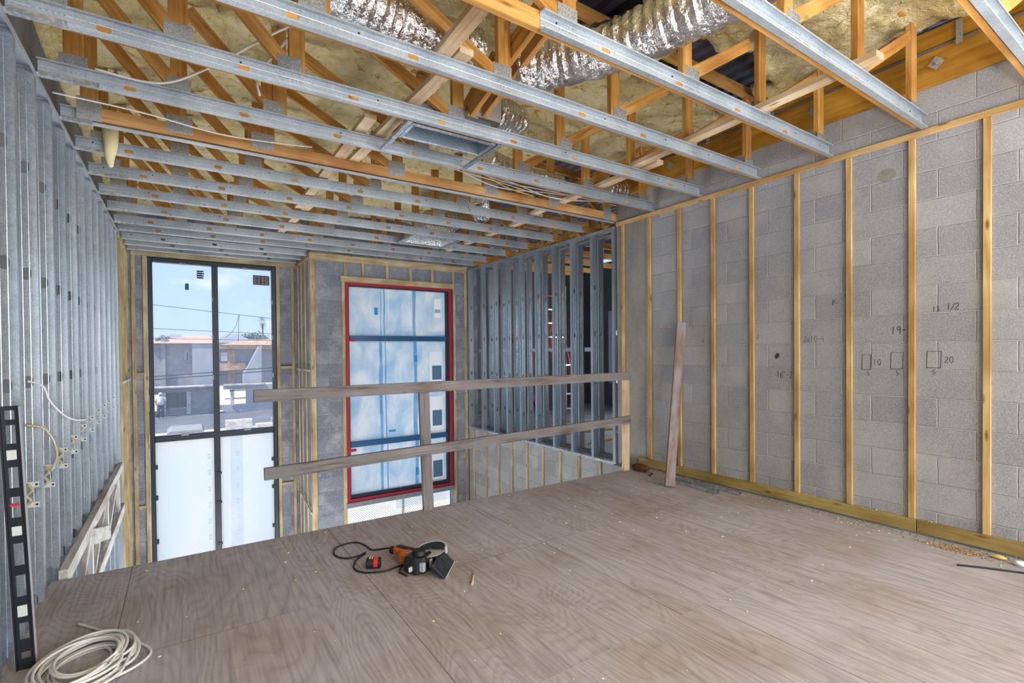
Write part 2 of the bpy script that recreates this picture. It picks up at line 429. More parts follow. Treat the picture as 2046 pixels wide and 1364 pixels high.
def holed_strip(bm, length, w0, w1, holes, hw, hl, put):
    """flat web from 0..length by w0..w1, with oval holes centred on the strip; put(l, w) -> 3d point"""
    mid = (w0+w1)/2; a = mid-hw*1.3; b = mid+hw*1.3
    def quad(l0, l1, u0, u1):
        bm.faces.new([bm.verts.new(put(*q)) for q in ((l0, u0), (l1, u0), (l1, u1), (l0, u1))])
    quad(0, length, w0, a); quad(0, length, b, w1)
    cur = 0; e = hl*1.25
    for h in holes:
        quad(cur, h-e, a, b); cur = h+e
        n = 16; inner = []; outer = []
        for k in range(n):
            t = 2*PI*(k+.5)/n; c, s = math.cos(t), math.sin(t)
            sc = lambda v: math.copysign(abs(v)**.8, v)
            inner.append((h+hl*sc(c), mid+hw*sc(s)))
            m = max(abs(c), abs(s)); outer.append((h+e*c/m, mid+(b-mid)*s/m))
        I = [bm.verts.new(put(*q)) for q in inner]; O = [bm.verts.new(put(*q)) for q in outer]
        for k in range(n): bm.faces.new((I[k], I[(k+1) % n], O[(k+1) % n], O[k]))
        for sx in (-1, 1):
            for sy in (-1, 1):
                pass
    quad(cur, length, a, b)
    # corners of the hole rectangles
    for h in holes:
        n = 16
        for q in range(4):
            t0 = 2*PI*(q*4+1.5)/n; t1 = 2*PI*(q*4+2.5)/n
            pts = []
            for t in (t0, t1):
                c, s = math.cos(t), math.sin(t); m = max(abs(c), abs(s)); pts.append((h+e*c/m, mid+(b-mid)*s/m))
            tc = 2*PI*(q*4+2)/n
            cc = (h+e*math.copysign(1, math.cos(tc)), mid+(b-mid)*math.copysign(1, math.sin(tc)))
            bm.faces.new([bm.verts.new(put(*v)) for v in (pts[0], cc, pts[1])])
def sheet(o, t=.0016):
    s = o.modifiers.new('gauge', 'SOLIDIFY'); s.thickness = t; s.offset = 0; return o

XL, XR, ZC = -.655, 4.43, 2.92
FAR2, FAR1 = 8.15, 9.25      # window 2 wall face, window 1 wall face

# ------------------------------------------------------------------ the setting
def build_setting():
    # plywood deck with its edge at the stair void
    bm = bmesh.new()
    poly = [(XL-.02, -3.5), (4.44, -3.5), (4.44, 3.965), (3.0, 3.97), (1.2, 3.985), (XL-.02, 4.0)]
    prism_bm(bm, poly, 2, -.019, 0)
    struct(link('floor', bm, 'floor'))
    e = struct(box('trim_1', XL-.0, 4.43, 3.90, 3.945, -.32, -.02, 'furring2')); e.name = 'trim_1'
    # concrete strip between plywood and wall
    struct(box('trim_2', 4.30, 4.454, -3.5, 4.3, -.10, -.0195, 'slab'))
    struct(box('floor_lower', -3, 9.6, 3.95, 9.5, -3.2, -3.0, 'slab'))
    struct(box('floor_next_room', 4.66, 9.6, 4.30, 10.2, -.25, -.06, 'slab'))
    # right block wall, then the concrete column at its end
    struct(box('wall_right', 4.455, 4.655, -.55, 3.90, -.4, 3.60, 'block_right'))  # near end stops short, leaving the invented bay for the side lamp
    struct(box('column_right', 4.452, 4.655, 3.90, 4.345, -3.0, 3.40, 'concrete'))
    # lower block wall under the open stud partition
    struct(box('wall_lower_right', 4.455, 4.655, 4.345, 8.17, -3.0, -.065, 'block_side'))
    # left: grey sheathing behind the stud wall, then block
    struct(box('wall_left', XL-.22, XL-.104, -3.5, 8.06, -3.0, 3.75, 'concdark'))
    struct(box('wall_left_block', XL-.22, XL-.02, 8.06, 9.5, -3.0, 3.6, 'block_side'))
    # wall of the narrow window (window_2)
    bm = bmesh.new()
    y0, y1 = FAR2+.02, FAR2+.22
    wl, wr, wt = 2.17, 4.14, 2.58
    box_bm(bm, 1.68, wl, y0, y1, -3.0, 3.62); box_bm(bm, wr, 4.655, y0, y1, -3.0, 3.62); box_bm(bm, wl, wr, y0, y1, wt, 3.62)
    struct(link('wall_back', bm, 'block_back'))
    # return wall of the alcove
    struct(box('wall_return', 1.68, 1.88, FAR2+.22, FAR1+.2, -3.0, 3.62, 'block_side'))
    bm = bmesh.new(); y0, y1 = FAR1+.02, FAR1+.22
    wl, wr, wt = -.444, 1.352, 2.845
    box_bm(bm, XL-.02, wl, y0, y1, -3.0, 3.62); box_bm(bm, wr, 1.68, y0, y1, -3.0, 3.62); box_bm(bm, wl, wr, y0, y1, wt, 3.62)
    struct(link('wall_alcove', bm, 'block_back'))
    # next room beyond the partition
    struct(box('wall_next_back', 4.66, 9.6, 10.2, 10.4, -.3, 3.7, 'concdark'))
    bm = bmesh.new()
    box_bm(bm, 9.4, 9.6, 4.3, 10.2, -.3, .5); box_bm(bm, 9.4, 9.6, 4.3, 10.2, 2.4, 3.7); box_bm(bm, 9.4, 9.6, 4.3, 4.9, .5, 2.4)
    box_bm(bm, 9.4, 9.6, 6.3, 8.9, .5, 2.4); box_bm(bm, 9.4, 9.6, 9.5, 10.2, .5, 2.4)
    struct(link('wall_next_right', bm, 'concdark'))
    struct(box('wall_next_front', 4.66, 9.6, 4.1, 4.3, -.3, 3.7, 'concdark'))
    # spray foamed roof underside
    bm = bmesh.new()
    nx, ny = 180, 420; X0, X1, Y0, Y1 = -.76, 4.46, -3.5, 9.6
    vs = {}
    def hole(x, y):
        n = .12*noise.noise((x*3, y*3, 1.7))
        if 3.05 < x+n < 4.20 and 2.22 < y+n < 2.86: return True
        if 2.02 < x+n < 2.72 and 2.18 < y+n < 2.62: return True
        if 4.0 < x+n < 4.6 and 2.45 < y+n < 2.85: return True
        if x+n > 3.5-.15*(y-4.4)*.0 and y+n > 4.25: return True
        return False
    for i in range(nx+1):
        for j in range(ny+1):
            x = X0+(X1-X0)*i/nx; y = Y0+(Y1-Y0)*j/ny
            p = Vector((x, y, 0))
            d = .05*noise.noise(p*1.1)+.04*noise.noise(p*3.3+Vector((5, 2, 1)))+.030*noise.turbulence(p*7, 3, False)+.016*noise.noise(p*17)
            z = 3.605-d
            tz = (y+.0) / .6096
            if x < -.3: z -= .25*(max(0, (-.3-x)/.46))**2*.6
            if x > 4.0: z += .03*(x-4.0)
            vs[i, j] = bm.verts.new((x, y, z))
    for i in range(nx):
        for j in range(ny):
            x = X0+(X1-X0)*(i+.5)/nx; y = Y0+(Y1-Y0)*(j+.5)/ny
            if not hole(x, y):
                bm.faces.new((vs[i, j], vs[i, j+1], vs[i+1, j+1], vs[i+1, j]))
    bmesh.ops.delete(bm, geom=[v for v in bm.verts if not v.link_faces], context='VERTS')
    o = link('ceiling', bm, 'foam', smooth=True)
    s = o.modifiers.new('thickness', 'SOLIDIFY'); s.thickness = .09; s.offset = -1 if o.data.polygons[0].normal.z < 0 else 1
    struct(o)
    # corrugated steel roof deck
    bm = bmesh.new(); prof = []; x = -1.0; k = 0
    while x < 9.8:
        prof += [(x, 3.86), (x+.07, 3.86), (x+.09, 3.90), (x+.13, 3.90)]; x += .15
    A = [bm.verts.new((a, -4.2, z)) for a, z in prof]; B = [bm.verts.new((a, 10.6, z)) for a, z in prof]
    for i in range(len(prof)-1): bm.faces.new((A[i], A[i+1], B[i+1], B[i]))
    r = [bm.verts.new(p) for p in ((-1.0, -4.2, 3.95), (9.9, -4.2, 3.95), (9.9, 10.6, 3.95), (-1.0, 10.6, 3.95))]; bm.faces.new(r)
    struct(link('roof_deck', bm, 'deck'))
build_setting()

# stroke lettering on the block wall: lists of polylines in units of glyph height
GL = {
 '0': [[(.3, 0), (.08, .25), (.05, .7), (.3, 1), (.5, .75), (.5, .3), (.3, 0)]],
 '1': [[(.22, 1), (.18, 0)]],
 '2': [[(.05, .8), (.25, 1), (.45, .8), (.3, .45), (.0, .05), (.5, .08)]],
 '3': [[(.05, .95), (.4, .95), (.2, .58), (.45, .35), (.25, 0), (.0, .1)]],
 '4': [[(.3, 1), (.0, .4), (.5, .42)], [(.4, .7), (.35, 0)]],
 '5': [[(.5, 1), (.1, 1), (.08, .6), (.4, .55), (.45, .2), (.2, 0), (.0, .08)]],
 '6': [[(.4, 1), (.1, .55), (.05, .15), (.3, 0), (.48, .25), (.3, .5), (.08, .35)]],
 '7': [[(.0, .95), (.5, 1), (.2, 0)], [(.12, .5), (.45, .52)]],
 '9': [[(.48, .7), (.25, .5), (.06, .75), (.25, 1), (.48, .85), (.42, 0)]],
 '-': [[(.05, .5), (.5, .55)]], '/': [[(.0, 0), (.5, 1)]], "'": [[(.2, 1.05), (.15, .8)]],
 'x': [[(.0, .6), (.45, 0)], [(.45, .6), (.0, 0)]], 'K': [[(.05, 1), (.0, 0)], [(.5, .95), (.05, .5), (.9, .35)]],
 '(': [[(.3, 1), (.05, .6), (.25, 0)]], ' ': [], 'B': [[(0, 0), (.02, 1), (.95, .98), (.97, .02), (0, 0)]],
 '#': [[(-.1, .7), (.8, .85)], [(-.1, .45), (.85, .55)], [(-.1, .2), (.7, .32)], [(.15, 0), (.35, 1)], [(.4, 0), (.6, 1.05)], [(.0, .55), (.8, .7)], [(.05, .3), (.75, .45)]],
}
def wall_writing():
    bm = bmesh.new()
    def put(txt, y, z, h, r=.0022, adv=.62, lean=0):
        c = y
        for ch in txt:
            for line in GL.get(ch, []):
                pts = [(4.4545, c-u*h*.9, z+v*h+lean*(y-c+u*h)) for u, v in line]
                tube_bm(bm, smooth_path(pts, 3) if len(pts) > 2 and ch not in 'B' else pts, r, 4)
            c -= h*adv*.9
    put('K', 1.925, 1.712, .045, .0022)
    put('13', 1.275, 1.612, .038, .002); put('1/2', 1.195, 1.618, .048, .002, .5)
    put('19-', 1.52, 1.462, .055, .0024)
    put('#', 2.40, 1.27, .05, .0032)
    put("16'-2", 2.385, 1.10, .055, .0022, .55)
    put('2x10-4', 2.155, 1.415, .05, .0013)
    put('7', 2.575, 1.445, .045, .0015); put('6', 3.155, 1.43, .045, .0015)
    for y, z, w, h, tx in ((1.717, 1.191, .063, .117, '(0'), (1.527, 1.200, .080, .123, ''), (1.310, 1.213, .084, .118, '20')):
        tube_bm(bm, [(4.4545, y, z), (4.4545, y-.004, z+h), (4.4545, y-w, z+h), (4.4545, y-w+.004, z), (4.4545, y, z)], .0022, 4)
        put(tx, y-w-.018, z+.035, .045, .0018); put('5', y-.035, z-.048, .032, .0016)
    o = link('wall_marking', bm, 'pencil'); o.parent = bpy.data.objects['wall_right']
    # round mortar patch
    bm = bmesh.new()
    c = [(4.4535, 1.55+.060*math.cos(2*PI*k/24), 2.664+.050*math.sin(2*PI*k/24)) for k in range(24)]
    v = [bm.verts.new(p) for p in c]; bm.faces.new(v)
    q = bmesh.ops.extrude_face_region(bm, geom=bm.faces[:]); bmesh.ops.translate(bm, vec=(.004, 0, 0), verts=[g for g in q['geom'] if isinstance(g, bmesh.types.BMVert)])
    o = link('mortar_patch', bm, 'concrete'); o.parent = bpy.data.objects['wall_right']
wall_writing()

# ------------------------------------------------------------------ furring and plates on the right wall
def right_wall_wood():
    F, D = XR, 4.4535
    xc, th = (F+D)/2, D-F
    cuts = [(-.5, 1.36), (1.365, 4.0)]
    for i, (a, b) in enumerate(cuts):
        o = lumber('sole_plate', (xc, a, .061), (xc, b, .061), .092, th, 'treated')
        tag(o, 'yellow sole plate along the block wall, ' + ('piece running to the right edge' if i == 0 else 'piece ending at the guard rail post'), 'plate', 'treated sole plates on the block wall')
    for i, (a, b) in enumerate([(-.5, 3.0), (3.003, 4.34)]):
        o = lumber('top_strip', (xc, a, 2.895), (xc, b, 2.895), .045, th, 'furring')
        tag(o, 'wooden strip along the furring tops, ' + ('long piece towards the camera' if i == 0 else 'short piece next to the stud partition'), 'furring strip', 'top strips on the block wall')
    base = None
    for k in range(9):
        y = .9855+.4064*k
        o = lumber('furring_strip', (xc, y, .109), (xc, y+random.uniform(-.004, .004), 2.871), .040, th, 'furring', up=(0, 1, 0))
        nm = 'wooden furring strip on the block wall, %s from the right edge of the photo' % ORD[k]
        if k == 8: nm = 'vertical wooden furring strip on the concrete column behind the guard rail post'
        if k == 7: nm = 'vertical wooden furring strip where the block wall meets the concrete column'
        tag(o, nm, 'furring strip', 'furring strips on the right block wall')
    bm = bmesh.new(); bmesh.ops.create_cone(bm, cap_ends=True, segments=8, radius1=.0042, radius2=.0042, depth=.0014, matrix=Matrix.Rotation(PI/2, 4, 'X'))
    NAIL = bpy.data.meshes.new('nail'); bm.to_mesh(NAIL); bm.free(); NAIL.materials.append(M['ink'])
    # nail heads along the strips
    for k, st in enumerate([o for o in COL.objects if o.name.startswith('furring_strip')]):
        side = -1 if (st.matrix_local.to_3x3() @ Vector((0, 1, 0))).x > 0 else 1
        for j in range(11):
            nail = bpy.data.objects.new('nail', NAIL); COL.objects.link(nail); nail.parent = st
            nail.location = (.12+j*.255+random.uniform(-.05, .05), side*(th/2+.0004), random.uniform(-.009, .009))
right_wall_wood()

# ledger under the roof with its anchor plates
def ledger():
    t = thing('roof_ledger', (4.434, 0, 0), 'wide brown wooden ledger bolted along the top of the block wall', 'ledger')
    lumber('ledger_board', (0, -3.4, 3.322), (0, 4.2, 3.322), .235, .038, 'ledger', t)
    lumber('upper_board', (.005, -3.4, 3.535), (.005, 4.2, 3.535), .12, .030, 'ledger', t)
    for y in (.55, 1.245, 2.05, 3.12, 3.51):
        bm = bmesh.new()
        s = .048
        v = [(-.0225, y+a*s, 3.345+b*s) for a, b in ((1, 0), (0, 1), (-1, 0), (0, -1))]
        A = [bm.verts.new(p) for p in v]; B = [bm.verts.new((p[0]-.005, p[1], p[2])) for p in v]
        bm.faces.new(A); bm.faces.new(B[::-1])
        for k in range(4): bm.faces.new((A[k], A[(k+1) % 4], B[(k+1) % 4], B[k]))
        p = link('anchor_plate', bm, 'plate', t)
        bm = bmesh.new()
        bmesh.ops.create_cone(bm, cap_ends=True, segments=6, radius1=.013, radius2=.013, depth=.018, matrix=Matrix.Translation((-.036, y, 3.345)) @ Matrix.Rotation(PI/2, 4, 'Y'))
        bmesh.ops.create_cone(bm, cap_ends=True, segments=8, radius1=.006, radius2=.006, depth=.05, matrix=Matrix.Translation((-.045, y, 3.345)) @ Matrix.Rotation(PI/2, 4, 'Y'))
        link('bolt', bm, 'galvdark', p)
    for y in (1.12, 1.78, 2.4, 3.05, 3.66):
        box('strap', -.024, -.0195, y-.018, y+.018, 3.42, 3.58, 'plate', t)
ledger()

# ------------------------------------------------------------------ steel stud wall on the left
def stud_mesh(name, h, depth, flange, holes, mat, direction=1):
    """C stud standing on z=0: web in the xz plane, flanges run along +y*direction"""
    bm = bmesh.new()
    holed_strip(bm, h, 0, depth, holes, .0205, .034, lambda l, w: (-w, 0, l))
    def q(*p): bm.faces.new([bm.verts.new(a) for a in p])
    f = flange*direction; lip = .009
    q((0, 0, 0), (0, f, 0), (0, f, h), (0, 0, h)); q((-depth, 0, 0), (-depth, f, 0), (-depth, f, h), (-depth, 0, h))
    q((0, f, 0), (-lip, f, 0), (-lip, f, h), (0, f, h)); q((-depth, f, 0), (-depth+lip, f, 0), (-depth+lip, f, h), (-depth, f, h))
    for u in (.032, .060):                                   # ribs rolled into the web
        q((-u, 0, 0), (-u-.003, -.0015, 0), (-u-.003, -.0015, h), (-u, 0, h))
    bmesh.ops.remove_doubles(bm, verts=bm.verts, dist=1e-5)
    return sheet(link(name, bm, mat))
def left_studs():
    proto = None; ys = []
    y = 3.30-.4064*4
    while y < 7.95: ys.append(y); y += .4064
    H = 2.925+2.98
    holes = [.3, .9, 1.5, 2.1, 2.98+.02, 2.98+.62, 2.98+1.215, 2.98+1.805, 2.98+2.385]
    for k, y in enumerate(ys):
        if proto is None:
            proto = stud_mesh('steel_stud', H, .092, .040, holes, 'galvstud'); o = proto
        else:
            o = proto.copy(); COL.objects.link(o)
        o.location = (XL, y, -2.98)
        if k < 4:
            lab = 'galvanized stud of the left wall, %s on the camera side of the spirit level' % ORD[3-k]
        elif k == 4:
            lab = 'galvanized wall stud of the left wall beside the leaning black spirit level'
        elif k == len(ys)-1:
            lab = 'galvanized wall stud of the left wall, the last one before the wooden furring strips'
        else:
            lab = 'galvanized wall stud of the left wall, %s one beyond the spirit level' % ORD[k-5]
        tag(o, lab, 'stud', 'studs of the left wall')
    bm = bmesh.new()
    def q(*p): bm.faces.new([bm.verts.new(a) for a in p])
    y0, y1 = ys[0]-.2, 8.055
    q((XL+.002, y0, 2.930), (XL-.098, y0, 2.930), (XL-.098, y1, 2.930), (XL+.002, y1, 2.930))
    q((XL+.002, y0, 2.930), (XL+.002, y0, 2.895), (XL+.002, y1, 2.895), (XL+.002, y1, 2.930))
    q((XL-.098, y0, 2.930), (XL-.098, y0, 2.895), (XL-.098, y1, 2.895), (XL-.098, y1, 2.930))
    tag(sheet(link('top_track', bm, 'galv')), 'galvanized top track capping the left steel stud wall', 'track')
    # wavy cable clips screwed to the studs
    zs = [.60, .62, .66, .69, .725, .75, .775, .79, .80, .81]
    first = None
    for k, z in enumerate(zs):
        i = 5+k
        if i >= len(ys): break
        if first is None:
            t = thing('cable_clip', (XL-.046, ys[i]-.006, z), '', 'clip')
            for dz in (-.055, .055):
                b = bmesh.new(); box_bm(b, -.035, .035, -.004, 0, dz-.016, dz+.016)
                e = link('ear', b, 'vial', t, .004)
                for sx in (-.026, .026):
                    bm = bmesh.new()
                    bmesh.ops.create_cone(bm, cap_ends=True, segments=8, radius1=.006, radius2=.006, depth=.003, matrix=Matrix.Translation((sx, -.005, dz)) @ Matrix.Rotation(PI/2, 4, 'X'))
                    link('screw', bm, 'ink', e)
            tube('strap', smooth_path([(-.03, -.008, -.06), (.005, -.022, -.03), (-.012, -.02, .0), (.012, -.022, .03), (-.01, -.01, .06)], 4), .008, 'oldcable', t, 6)
            first = t; o = t
        else:
            o = copy_tree(first); o.location = (XL-.046, ys[i]-.006, z)
        tag(o, 'pale cable clip on the left studs at knee height, %s one beyond the spirit level' % ORD[k], 'clip', 'cable clips on the left studs')
    return ys
LEFT_YS = left_studs()

def left_cables():
    X = XL+.006
    t = tube('white_cable', smooth_path([(XL-.05, 3.70, 1.22), (X, 3.73, 1.19), (X, 3.91, 1.09), (X, 4.33, .965), (X, 4.75, .89), (X, 5.17, .85), (XL-.04, 5.25, .85)], 6), .006, 'cable')
    tag(t, 'white cable drooping across the left studs from a punched hole', 'cable')
    t = tube('yellowed_cable', smooth_path([(XL-.05, 3.66, .985), (X, 3.70, .965), (X, 3.86, .91), (X, 4.0, .835), (X, 4.06, .74), (XL-.02, 4.06, .66)], 6), .0065, 'oldcable')
    tag(t, 'yellowed cable running down the left studs to a cable clip', 'cable')
left_cables()

# floor truss lying along the foot of the left studs at the stair void
def floor_truss():
    X = XL+.030
    t = thing('floor_truss', (X, 4.05, 0), 'whitewashed wooden floor truss along the left studs beside the stair opening', 'truss')
    a, b = 0.0, 3.35
    lumber('top_chord', (0, a-.02, .000), (0, b, .050), .095, .046, 'white', t)
    lumber('bottom_chord', (0.006, a+.9, -.47), (0.006, b, -.44), .11, .052, 'white', t)
    for y in (1.02, 2.0, 3.0): lumber('post', (0, y, -.42), (0, y, -.03), .075, .036, 'white', t, up=(0, 1, 0))
    lumber('brace', (0, .10, -.6), (0, .95, -.04), .05, .034, 'white', t); lumber('brace', (0, 1.1, -.42), (0, 1.85, .0), .05, .034, 'white', t)
    lumber('brace', (0, 1.9, -.41), (0, 2.9, .0), .05, .034, 'white', t)
    lumber('blocking', (0.012, .98, -.06), (0.012, 1.95, -.31), .12, .050, 'white', t)
floor_truss()

# ------------------------------------------------------------------ open stud partition on the right
def partition():
    H = 2.87+.06; z0 = -.055
    holes = [.42, 1.02, 1.63, 2.23]
    fr = [4.395+.4064*k for k in range(1, 9)]; fr = [4.76, 5.165, 5.565, 5.985, 6.40, 6.79, 7.19, 7.61]
    proto = None
    def track(name, y0, y1, x, z, s, mat='galvdark'):
        bm = bmesh.new()
        def q(*p): bm.faces.new([bm.verts.new(a) for a in p])
        q((x+.001, y0, z), (x+.094, y0, z), (x+.094, y1, z), (x+.001, y1, z))
        for dx in (.001, .094): q((x+dx, y0, z), (x+dx, y0, z+.034*s), (x+dx, y1, z+.034*s), (x+dx, y1, z))
        return sheet(link(name, bm, mat))
    tag(track('top_track', 4.36, 8.14, XR-.002, z0+H+.004, -1), 'galvanized top track of the open stud partition beside the tall red window', 'track')
    tag(track('bottom_track', 4.36, 8.14, XR-.002, z0-.004, 1, 'alu'), 'bright bottom track of the open stud partition above the lower block wall', 'track')
    tag(track('rear_top_track', 4.36, 8.14, XR+.25, z0+H+.004, -1), 'galvanized top track of the rear stud row in the next room', 'track')
    tag(track('rear_bottom_track', 4.36, 8.14, XR+.25, z0-.004, 1), 'galvanized bottom track of the rear stud row in the next room', 'track')
    n = len(fr)
    for k, y in enumerate([4.372]+fr+[8.08]):
        if proto is None:
            proto = stud_mesh('partition_stud', H, .092, .040, holes, 'galvdark'); o = proto
        else: o = proto.copy(); COL.objects.link(o)
        o.location = (XR+.092, y, z0)
        lab = 'front row galvanized partition stud, %s one from the guard rail post' % ORD[k]
        if k == n+1: lab = 'front row galvanized partition stud in the corner beside the red framed window'
        tag(o, lab, 'stud', 'front studs of the open partition')
    for k, y in enumerate([f+.15 for f in fr]):
        o = proto.copy(); COL.objects.link(o); o.location = (XR+.092+.25, y, z0); o.name = 'rear_partition_stud'
        tag(o, 'rear row partition stud seen between front studs, %s from the guard rail post' % ORD[k], 'stud', 'rear studs of the open partition')
    for k in range(8):
        y = fr[k]
        bm = bmesh.new()
        x = XR+.03
        box_bm(bm, x, x+.004, y+.002, y+.19, 1.345, 1.40); box_bm(bm, x, x+.05, y+.002, y+.19, 1.345, 1.349)
        o = link('bridging_piece', bm, 'galvdark', None)
        tag(o, 'short steel bridging piece between partition studs, %s from the guard rail post' % ORD[k], 'bridging', 'steel bridging of the open partition')
    # furring strips on the lower block wall
    for k, y in enumerate([4.65, 5.06, 5.46, 5.865, 6.27, 6.70, 7.10, 7.52, 7.95]):
        o = lumber('lower_furring_strip', (4.442, y, -2.95), (4.442, y, -.068), .038, .025, 'furring2', up=(0, 1, 0))
        tag(o, 'furring strip on the lower block wall below the partition, %s from the post' % ORD[k], 'furring strip', 'furring strips on the lower block wall')
partition()

# next room: red step ladder, a pole shore, lumber on the slab
def next_room():
    t = thing('step_ladder', (6.35, 8.0, -.06), 'red step ladder standing in the dark next room behind the studs', 'ladder')
    for x in (-.22, .22):
        lumber('rail', (x, -.55, .0), (x*.75, .1, 2.55), .075, .03, 'redwood', t, up=(0, 1, 0))
        lumber('rear_leg', (x*.9, .75, .0), (x*.7, .16, 2.5), .05, .025, 'redwood', t, up=(0, 1, 0))
    for k in range(8):
        f = (k+1)/9; box('step', -.2, .2, -.55+.65*f-.04, -.55+.65*f+.04, 2.55*f-.012, 2.55*f+.012, 'alu', t)
    box('cap', -.2, .2, .05, .22, 2.53, 2.57, 'redwood', t)
    for i, (a, b, lab) in enumerate([((5.2, 5.6, -.04), (7.0, 5.9, -.04), 'board lying on the next room slab nearest the partition'), ((5.1, 6.6, -.04), (6.9, 6.3, -.04), 'board lying on the next room slab in the middle'), ((5.0, 7.6, -.04), (6.2, 7.1, -.04), 'board lying on the next room slab below the ladder')]):
        tag(lumber('scrap_board', a, b, .035, .1, 'furring2'), lab, 'board', 'boards on the next room floor')
    tag(lumber('white_post', (7.6, 9.2, -.06), (7.6, 9.2, 2.9), .12, .12, 'white', up=(0, 1, 0)), 'pale post standing far inside the next room', 'post')
    tag(lumber('leaning_rod', (6.9, 9.3, -.04), (6.2, 9.9, 2.7), .07, .05, 'redwood', up=(0, 1, 0)), 'dark red plank leaning on the far wall of the next room', 'plank')
next_room()

# ------------------------------------------------------------------ wood around the back wall and the alcove
def back_wood():
    Y = FAR2+.0075; th = .025
    def strip(p0, p1, label, cat='furring strip', group=None, up=(1, 0, 0), w=.045, mat='furring2', t=th, name='furring_strip'):
        return tag(lumber(name, p0, p1, w, t, mat, up=up), label, cat, group)
    G = 'strips around the red framed window'
    strip((1.657, Y, 2.878), (4.425, Y, 2.878), 'wide yellow top plate across the wall above the red framed window', 'plate', None, (0, 0, 1), .105, name='top_plate')
    strip((2.125, Y-.013, 2.553), (4.155, Y-.013, 2.553), 'yellow header board right above the red framed window', 'header', None, (0, 0, 1), .092, name='header_board')
    strip((1.70, Y, -2.95), (1.70, Y, 2.824), 'greenish furring strip at the outer corner of the alcove', group=G, w=.075)
    strip((2.168, Y, -2.95), (2.168, Y, 2.505), 'furring strip up the left side of the red window frame', group=G, w=.05)
    strip((4.162, Y, -2.95), (4.162, Y, 2.50), 'furring strip up the right side of the red window frame', group=G, w=.045)
    strip((4.40, Y, -2.95), (4.40, Y, 2.824), 'furring strip on the back wall in the corner with the partition', group=G, w=.05)
    for k, x in enumerate((2.205, 2.492, 2.902, 3.32, 3.732, 4.15)):
        strip((x, Y, 2.602), (x, Y, 2.822), 'short upright block between top plate and header, %s from the left' % ORD[k], 'furring block', 'short blocks above the red framed window', w=.045, name='short_block')
    # alcove wall
    Y = FAR1+.0075; G = 'strips around the dark framed window'
    strip((XL+.03, Y, 2.888), (1.655, Y, 2.888), 'wooden top plate above the dark framed window', 'plate', None, (0, 0, 1), .075, name='top_plate')
    strip((-.600, Y, -2.95), (-.600, Y, 2.849), 'furring strip in the left corner of the alcove', group=G, w=.05)
    strip((-.458, Y, -2.95), (-.458, Y, 2.849), 'furring strip along the left side of the dark window frame', group=G, w=.055)
    strip((1.369, Y, -2.95), (1.369, Y, 2.849), 'furring strip along the right side of the dark window frame', group=G, w=.05)
    strip((1.60, Y, -2.95), (1.60, Y, 2.849), 'furring strip in the right corner of the alcove', group=G, w=.045)
    for k, (z) in enumerate((.62+.45, -.93)):
        strip((-.574, Y, z), (-.486, Y, z), 'short cross block left of the dark window, %s' % ('upper one' if k == 0 else 'lower one'), 'furring block', 'cross blocks in the alcove', (0, 0, 1), .04, name='cross_block')
        strip((1.396, Y, z+.05), (1.576, Y, z+.05), 'short cross block right of the dark window, %s' % ('upper one' if k == 0 else 'lower one'), 'furring block', 'cross blocks in the alcove', (0, 0, 1), .04, name='cross_block')
    # return wall
    X = 1.6675; G = 'strips on the alcove return wall'
    strip((X, FAR2+.03, 2.885), (X, FAR1-.01, 2.885), 'wooden top strip along the return wall of the alcove', 'furring strip', None, (0, 0, 1), .06, name='top_strip')
    for k, y in enumerate((8.23, 8.56, 8.88, 9.16)):
        strip((X+.004, y, -2.95), (X+.004, y, 2.852), 'pale furring strip on the alcove return wall, %s from the outer corner' % ORD[k], group=G, up=(0, 1, 0), w=.04, t=.016, mat='pale')  # pale wood colour stands in for the light on these strip edges
    strip((X-.02, 8.18, 1.085), (X-.02, 9.2, 1.085), 'pale level cross strip nailed over the return wall furring', group='cross strips on the return wall', up=(0, 0, 1), w=.035, t=.013, mat='white')
    strip((X-.02, 8.18, -1.15), (X-.02, 9.2, -.98), 'pale sloping cross strip low on the return wall furring', group='cross strips on the return wall', up=(0, 0, 1), w=.035, t=.013, mat='white')
    # left block return
    X = XL-.0125; G = 'strips on the left end of the alcove'
    strip((X, 8.07, 2.885), (X, FAR1-.01, 2.885), 'wooden top strip on the left block return of the alcove', group=None, up=(0, 0, 1), w=.06, name='top_strip')
    for k, y in enumerate((8.12, 8.46, 8.82, 9.16)):
        strip((X+.004, y, -2.95), (X+.004, y, 2.852), 'furring strip on the left block return, %s beyond the steel studs' % ORD[k], group=G, up=(0, 1, 0), w=.045)
    strip((X+.023, 8.10, 1.0), (X+.023, 9.2, 1.0), 'pale cross strip nailed over the left return furring', up=(0, 0, 1), w=.04, t=.012, mat='white')
back_wood()

